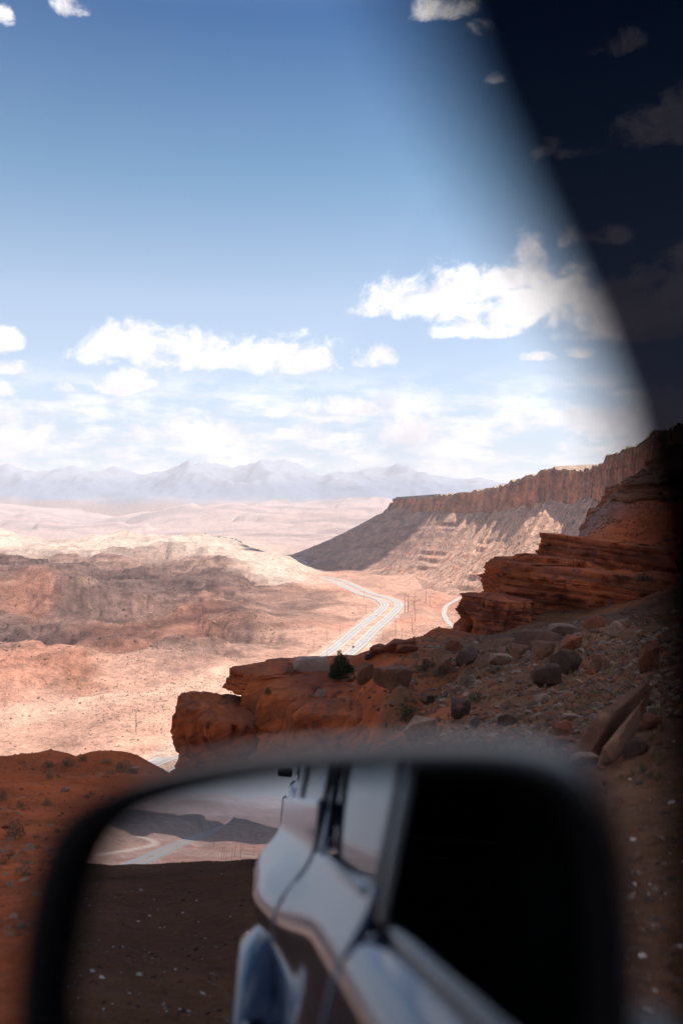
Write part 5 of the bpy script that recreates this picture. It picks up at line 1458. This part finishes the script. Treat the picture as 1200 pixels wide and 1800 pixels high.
# the door mirror
mi = empty('side_mirror', parent=car_o)
def on_mirror(px, py, off=0.0):
    d = ray(px, py); t = ((MC + MN * off - CAM) @ MN) / (d @ MN); return CAM + d * t
OUT = [(34, 1800), (40, 1700), (54, 1600), (78, 1505), (116, 1432), (190, 1384), (295, 1357), (420, 1338), (560, 1327), (720, 1321), (850, 1322), (945, 1336), (1008, 1368), (1050, 1424), (1082, 1510), (1098, 1620), (1106, 1740), (1104, 1840), (1060, 1920), (980, 1985), (800, 2010), (560, 2015), (330, 2000), (160, 1975), (66, 1930), (38, 1870)]
INN = [(112, 1780), (122, 1700), (140, 1600), (160, 1535), (188, 1480), (235, 1440), (315, 1412), (425, 1388), (560, 1371), (720, 1361), (850, 1363), (925, 1376), (975, 1402), (1008, 1450), (1030, 1520), (1042, 1620), (1046, 1730), (1042, 1810), (1015, 1880), (940, 1925), (800, 1950), (560, 1955), (340, 1935), (200, 1905), (130, 1855)]
def ring_pts(L, off, n=160):
    c = smooth_line(np.array(L + L[:1], float), 12)[:-1]
    k = np.linspace(0, len(c), n, endpoint=False).astype(int)
    return np.array([on_mirror(x, y, off) for x, y in c[k]])
def w2c(P_): P_ = np.atleast_2d(P_); return np.stack([P_ @ FWD, P_ @ LFT, P_[:, 2]], -1)
ro_, ri_ = ring_pts(OUT, 0), ring_pts(INN, 0)
cen_o = ro_.mean(0)
def shift(P_, k, off): return cen_o + (P_ - cen_o) * k + MN * off
rim_rows = [shift(ri_, .985, -.012), shift(ri_, 1.0, .002), shift(ri_, 1.0, .004) * .5 + shift(ro_, .985, .010) * .5, shift(ro_, .985, .008), shift(ro_, 1.0, -.002), shift(ro_, 1.012, -.016)]
Vr = np.stack(rim_rows); me = mesh_from('rim', w2c(Vr.reshape(-1, 3)), grid_faces(len(rim_rows), 160, True), M_BLACKP, True)
rimo = add('rim', me, mi)
sh = [shift(ro_, 1.008, -.016), shift(ro_, 1.03, -.035), shift(ro_, 1.03, -.055), shift(ro_, .97, -.085), shift(ro_, .82, -.115), shift(ro_, .55, -.135), shift(ro_, .25, -.142), shift(ro_, .01, -.144)]
add('housing', mesh_from('housing', w2c(np.stack(sh).reshape(-1, 3)), grid_faces(len(sh), 160, True), M_CAP, True), mi)
gl_rows = [shift(ri_, k, -.004) for k in (.992, .7, .4, .01)]
Vg = w2c(np.stack(gl_rows).reshape(-1, 3)); nC = np.array([MN @ FWD, MN @ LFT, MN[2]])
add('mirror_glass', mesh_from('mirror_glass', Vg, grid_faces(4, 160, True), M_MIRROR, False), mi)
bar('stalk', [w2c(on_mirror(1020, 1840, -.06))[0], w2c(on_mirror(1090, 1860, -.06))[0] , (.40, .085, 1.235), (.42, .05, 1.215)], .07, .05, M_CAP, mi)

# ------------------------------------------------------------------ a second, white car standing behind
q0 = car(-15.2, -1.18, 0); gz_ = float(ground_z([q0[0]], [q0[1]])[0])
c2 = empty('parked_car', (q0[0], q0[1], gz_), math.pi / 2 - TH + R(1.5), label='white car standing behind on the lay-by, glimpsed in the door mirror', cat='car')
M_WHITE = car_paint('white_paint', (.78, .79, .80), 0.0, .12)
def loft(name, secs, mat, parent, closed=True):
    V = np.array(secs, float); n, m = V.shape[:2]
    F = grid_faces(n, m, True)
    caps = []
    me = bpy.data.meshes.new(name); b = bmesh.new()
    vs = [[b.verts.new(p) for p in r_] for r_ in V]
    for i in range(n - 1):
        for j in range(m): b.faces.new((vs[i][j], vs[i][(j + 1) % m], vs[i + 1][(j + 1) % m], vs[i + 1][j]))
    b.faces.new(vs[0][::-1]); b.faces.new(vs[-1]); bmesh.ops.recalc_face_normals(b, faces=b.faces)
    for f in b.faces: f.smooth = True
    b.to_mesh(me); b.free(); me.materials.append(mat)
    me.set_sharp_from_angle(angle=R(50))
    o = add(name, me, parent); md = o.modifiers.new('edges', 'BEVEL'); md.width = .03; md.segments = 3; md.limit_method = 'ANGLE'
    return o
def sec(s, w_, z0, z1, r=.8): return [(s, w_, z0 + .08), (s, w_ + .01, (z0 + z1) / 2), (s, w_ * .97, z1 - .06), (s, w_ * .88, z1), (s, 0, z1 + .03), (s, -w_ * .88, z1), (s, -w_ * .97, z1 - .06), (s, -w_ - .01, (z0 + z1) / 2), (s, -w_, z0 + .08), (s, 0, z0)]
loft('body', [sec(2.2, .72, .42, .78), sec(2.1, .86, .36, .92), sec(1.7, .92, .34, 1.02), sec(.9, .93, .34, 1.08), sec(0, .93, .34, 1.10), sec(-1.5, .93, .34, 1.12), sec(-2.3, .88, .38, 1.10), sec(-2.42, .8, .45, .95)], M_WHITE, c2)
loft('cabin', [sec(.85, .78, 1.0, 1.10), sec(.15, .72, 1.0, 1.66), sec(-.5, .71, 1.0, 1.72), sec(-1.6, .70, 1.0, 1.70), sec(-2.25, .70, 1.0, 1.14)], M_WHITE, c2)
for sd_ in (1, -1):
    quadstrip('side_window', [(.42, sd_ * .775, 1.16), (.02, sd_ * .735, 1.60)], [(-1.9, sd_ * .775, 1.18), (-1.6, sd_ * .735, 1.60)], 8, M_WIN, c2, .02)
    quadstrip('headlight', [(2.17, sd_ * .76, .74), (2.05, sd_ * .78, .90)], [(2.22, sd_ * .45, .72), (2.12, sd_ * .45, .86)], 5, M_LAMP, c2, .03)
    for s in (1.38, -1.45):
        wheel(c2, (s, sd_ * .84, .36), r=.36, side=sd_)
        a = np.linspace(R(-8), R(188), 18); bar('wheel_arch', [(s + math.cos(t) * .43, sd_ * .945, .37 + math.sin(t) * .43) for t in a], .08, .05, M_BLACKP, c2)
    m2 = loft('side_mirror', [[(.55 + a_, sd_ * (y), z) for a_, z in ((0, 1.10), (.12, 1.12), (.13, 1.22), (0, 1.24))] for y in (.86, .95, 1.08)], M_BLACKP, c2)
quadstrip('windscreen', [(.80, .62, 1.13), (.22, .58, 1.62)], [(.80, -.62, 1.13), (.22, -.58, 1.62)], 8, M_WIN, c2, .02)
quadstrip('grille', [(2.215, .4, .50), (2.215, .42, .72)], [(2.215, -.4, .50), (2.215, -.42, .72)], 8, M_BLACKP, c2, .03)
quadstrip('bumper', [(2.20, .74, .36), (2.22, .74, .46)], [(2.20, -.74, .36), (2.22, -.74, .46)], 8, M_BLACKP, c2, .04)
loft('roof_box', [sec(.1, .35, 1.80, 1.98), sec(-.2, .42, 1.78, 2.05), sec(-1.3, .42, 1.78, 2.05), sec(-1.55, .35, 1.80, 1.98)], M_BLACKP, c2)
for s in (-.1, -1.2): bar('roof_rack', [(s, -.68, 1.72), (s, -.6, 1.78), (s, .6, 1.78), (s, .68, 1.72)], .05, .03, M_BLACKP, c2)

# ------------------------------------------------------------------ clouds overhead (they put the lay-by, the left benches and the mesa's nose in shade)
def cloud_material(name, thin):
    m, t = new_mat(name)
    d = t.n('ShaderNodeBsdfDiffuse'); d.inputs[0].default_value = (.9, .9, .9, 1)
    tr = t.n('ShaderNodeBsdfTranslucent'); tr.inputs[0].default_value = (.85, .87, .9, 1)
    mx = t.n('ShaderNodeMixShader'); mx.inputs[0].default_value = .3
    t.t.links.new(d.outputs[0], mx.inputs[1]); t.t.links.new(tr.outputs[0], mx.inputs[2])
    tp = t.n('ShaderNodeBsdfTransparent')
    m2 = t.n('ShaderNodeMixShader'); m2.inputs[0].default_value = thin
    t.t.links.new(mx.outputs[0], m2.inputs[1]); t.t.links.new(tp.outputs[0], m2.inputs[2])
    o = t.n('ShaderNodeOutputMaterial'); t.t.links.new(m2.outputs[0], o.inputs[0])
    return m
M_CLOUD = cloud_material('cloud_white', 0.0); M_VEIL = cloud_material('veiled_cloud_white', .30); M_THIN = cloud_material('thin_cloud_white', .80)
def ico(sub):
    b = bmesh.new(); bmesh.ops.create_icosphere(b, subdivisions=sub, radius=1.0)
    v = np.array([q.co[:] for q in b.verts]); f = np.array([[q.index for q in p.verts] for p in b.faces]); b.free()
    return v, f
def cloud(target, alt, rx, ry, rz_, seed, label, mat=None):
    """a cumulus standing between the sun and the ground point target"""
    k = (alt - target[2]) / SUN_DIR[2]
    c = np.array(target) + SUN_DIR * k
    v, f = ico(6)
    n = fbm(v[:, 0] * 1.6 + seed, v[:, 1] * 1.6, v[:, 2] * 1.6, 5, .55)
    p = v * (1 + .38 * n)[:, None]
    p[:, 2] = np.where(p[:, 2] < 0, p[:, 2] * .45, p[:, 2])
    p = p * np.array([rx, ry, rz_])
    o = add('cloud', mesh_from('cloud', p, f, mat or M_CLOUD, True), label=label, cat='cloud')
    o.location = c
cloud((330, -190, -8), 1400, 470, 480, 120, 1.3, 'white cumulus cloud high above the mesa shading the lay-by', M_VEIL)
cloud((-360, 1290, -95), 1450, 330, 420, 120, 5.1, 'large white cumulus cloud shading the purple benches left of the highway', M_THIN)
cloud((50, 2860, -40), 2300, 240, 500, 160, 9.7, 'long white cumulus cloud shading the far nose of the mesa')

qd = at_mirror(330, 1457, -120)
cloud((qd[0], qd[1], -120), 1900, 1500, 650, 200, 13.1, 'broad white cumulus cloud over the valley behind the car')
# ------------------------------------------------------------------ the air
def haze():
    x0, x1, y0, y1, z0, z1 = -23500, 23500, -23500, 23500, HAZE_LOW, 960
    V = np.array([(x, y, z) for z in (z0, z1) for y in (y0, y1) for x in (x0, x1)], float)
    F = np.array([(0, 2, 3, 1), (4, 5, 7, 6), (0, 1, 5, 4), (2, 6, 7, 3), (0, 4, 6, 2), (1, 3, 7, 5)])
    m, t = new_mat('pale_air')
    v = t.n('ShaderNodeVolumePrincipled')
    v.inputs['Color'].default_value = (.95, .965, 1.0, 1); v.inputs['Density'].default_value = 4.8e-5; v.inputs['Anisotropy'].default_value = .0
    o = t.n('ShaderNodeOutputMaterial'); t.t.links.new(v.outputs[0], o.inputs['Volume'])
    add('haze', mesh_from('haze', V, F, m, False), kind='stuff')
HAZE_LOW = min(float(gz.min()), -140.0) - 1.0
haze()
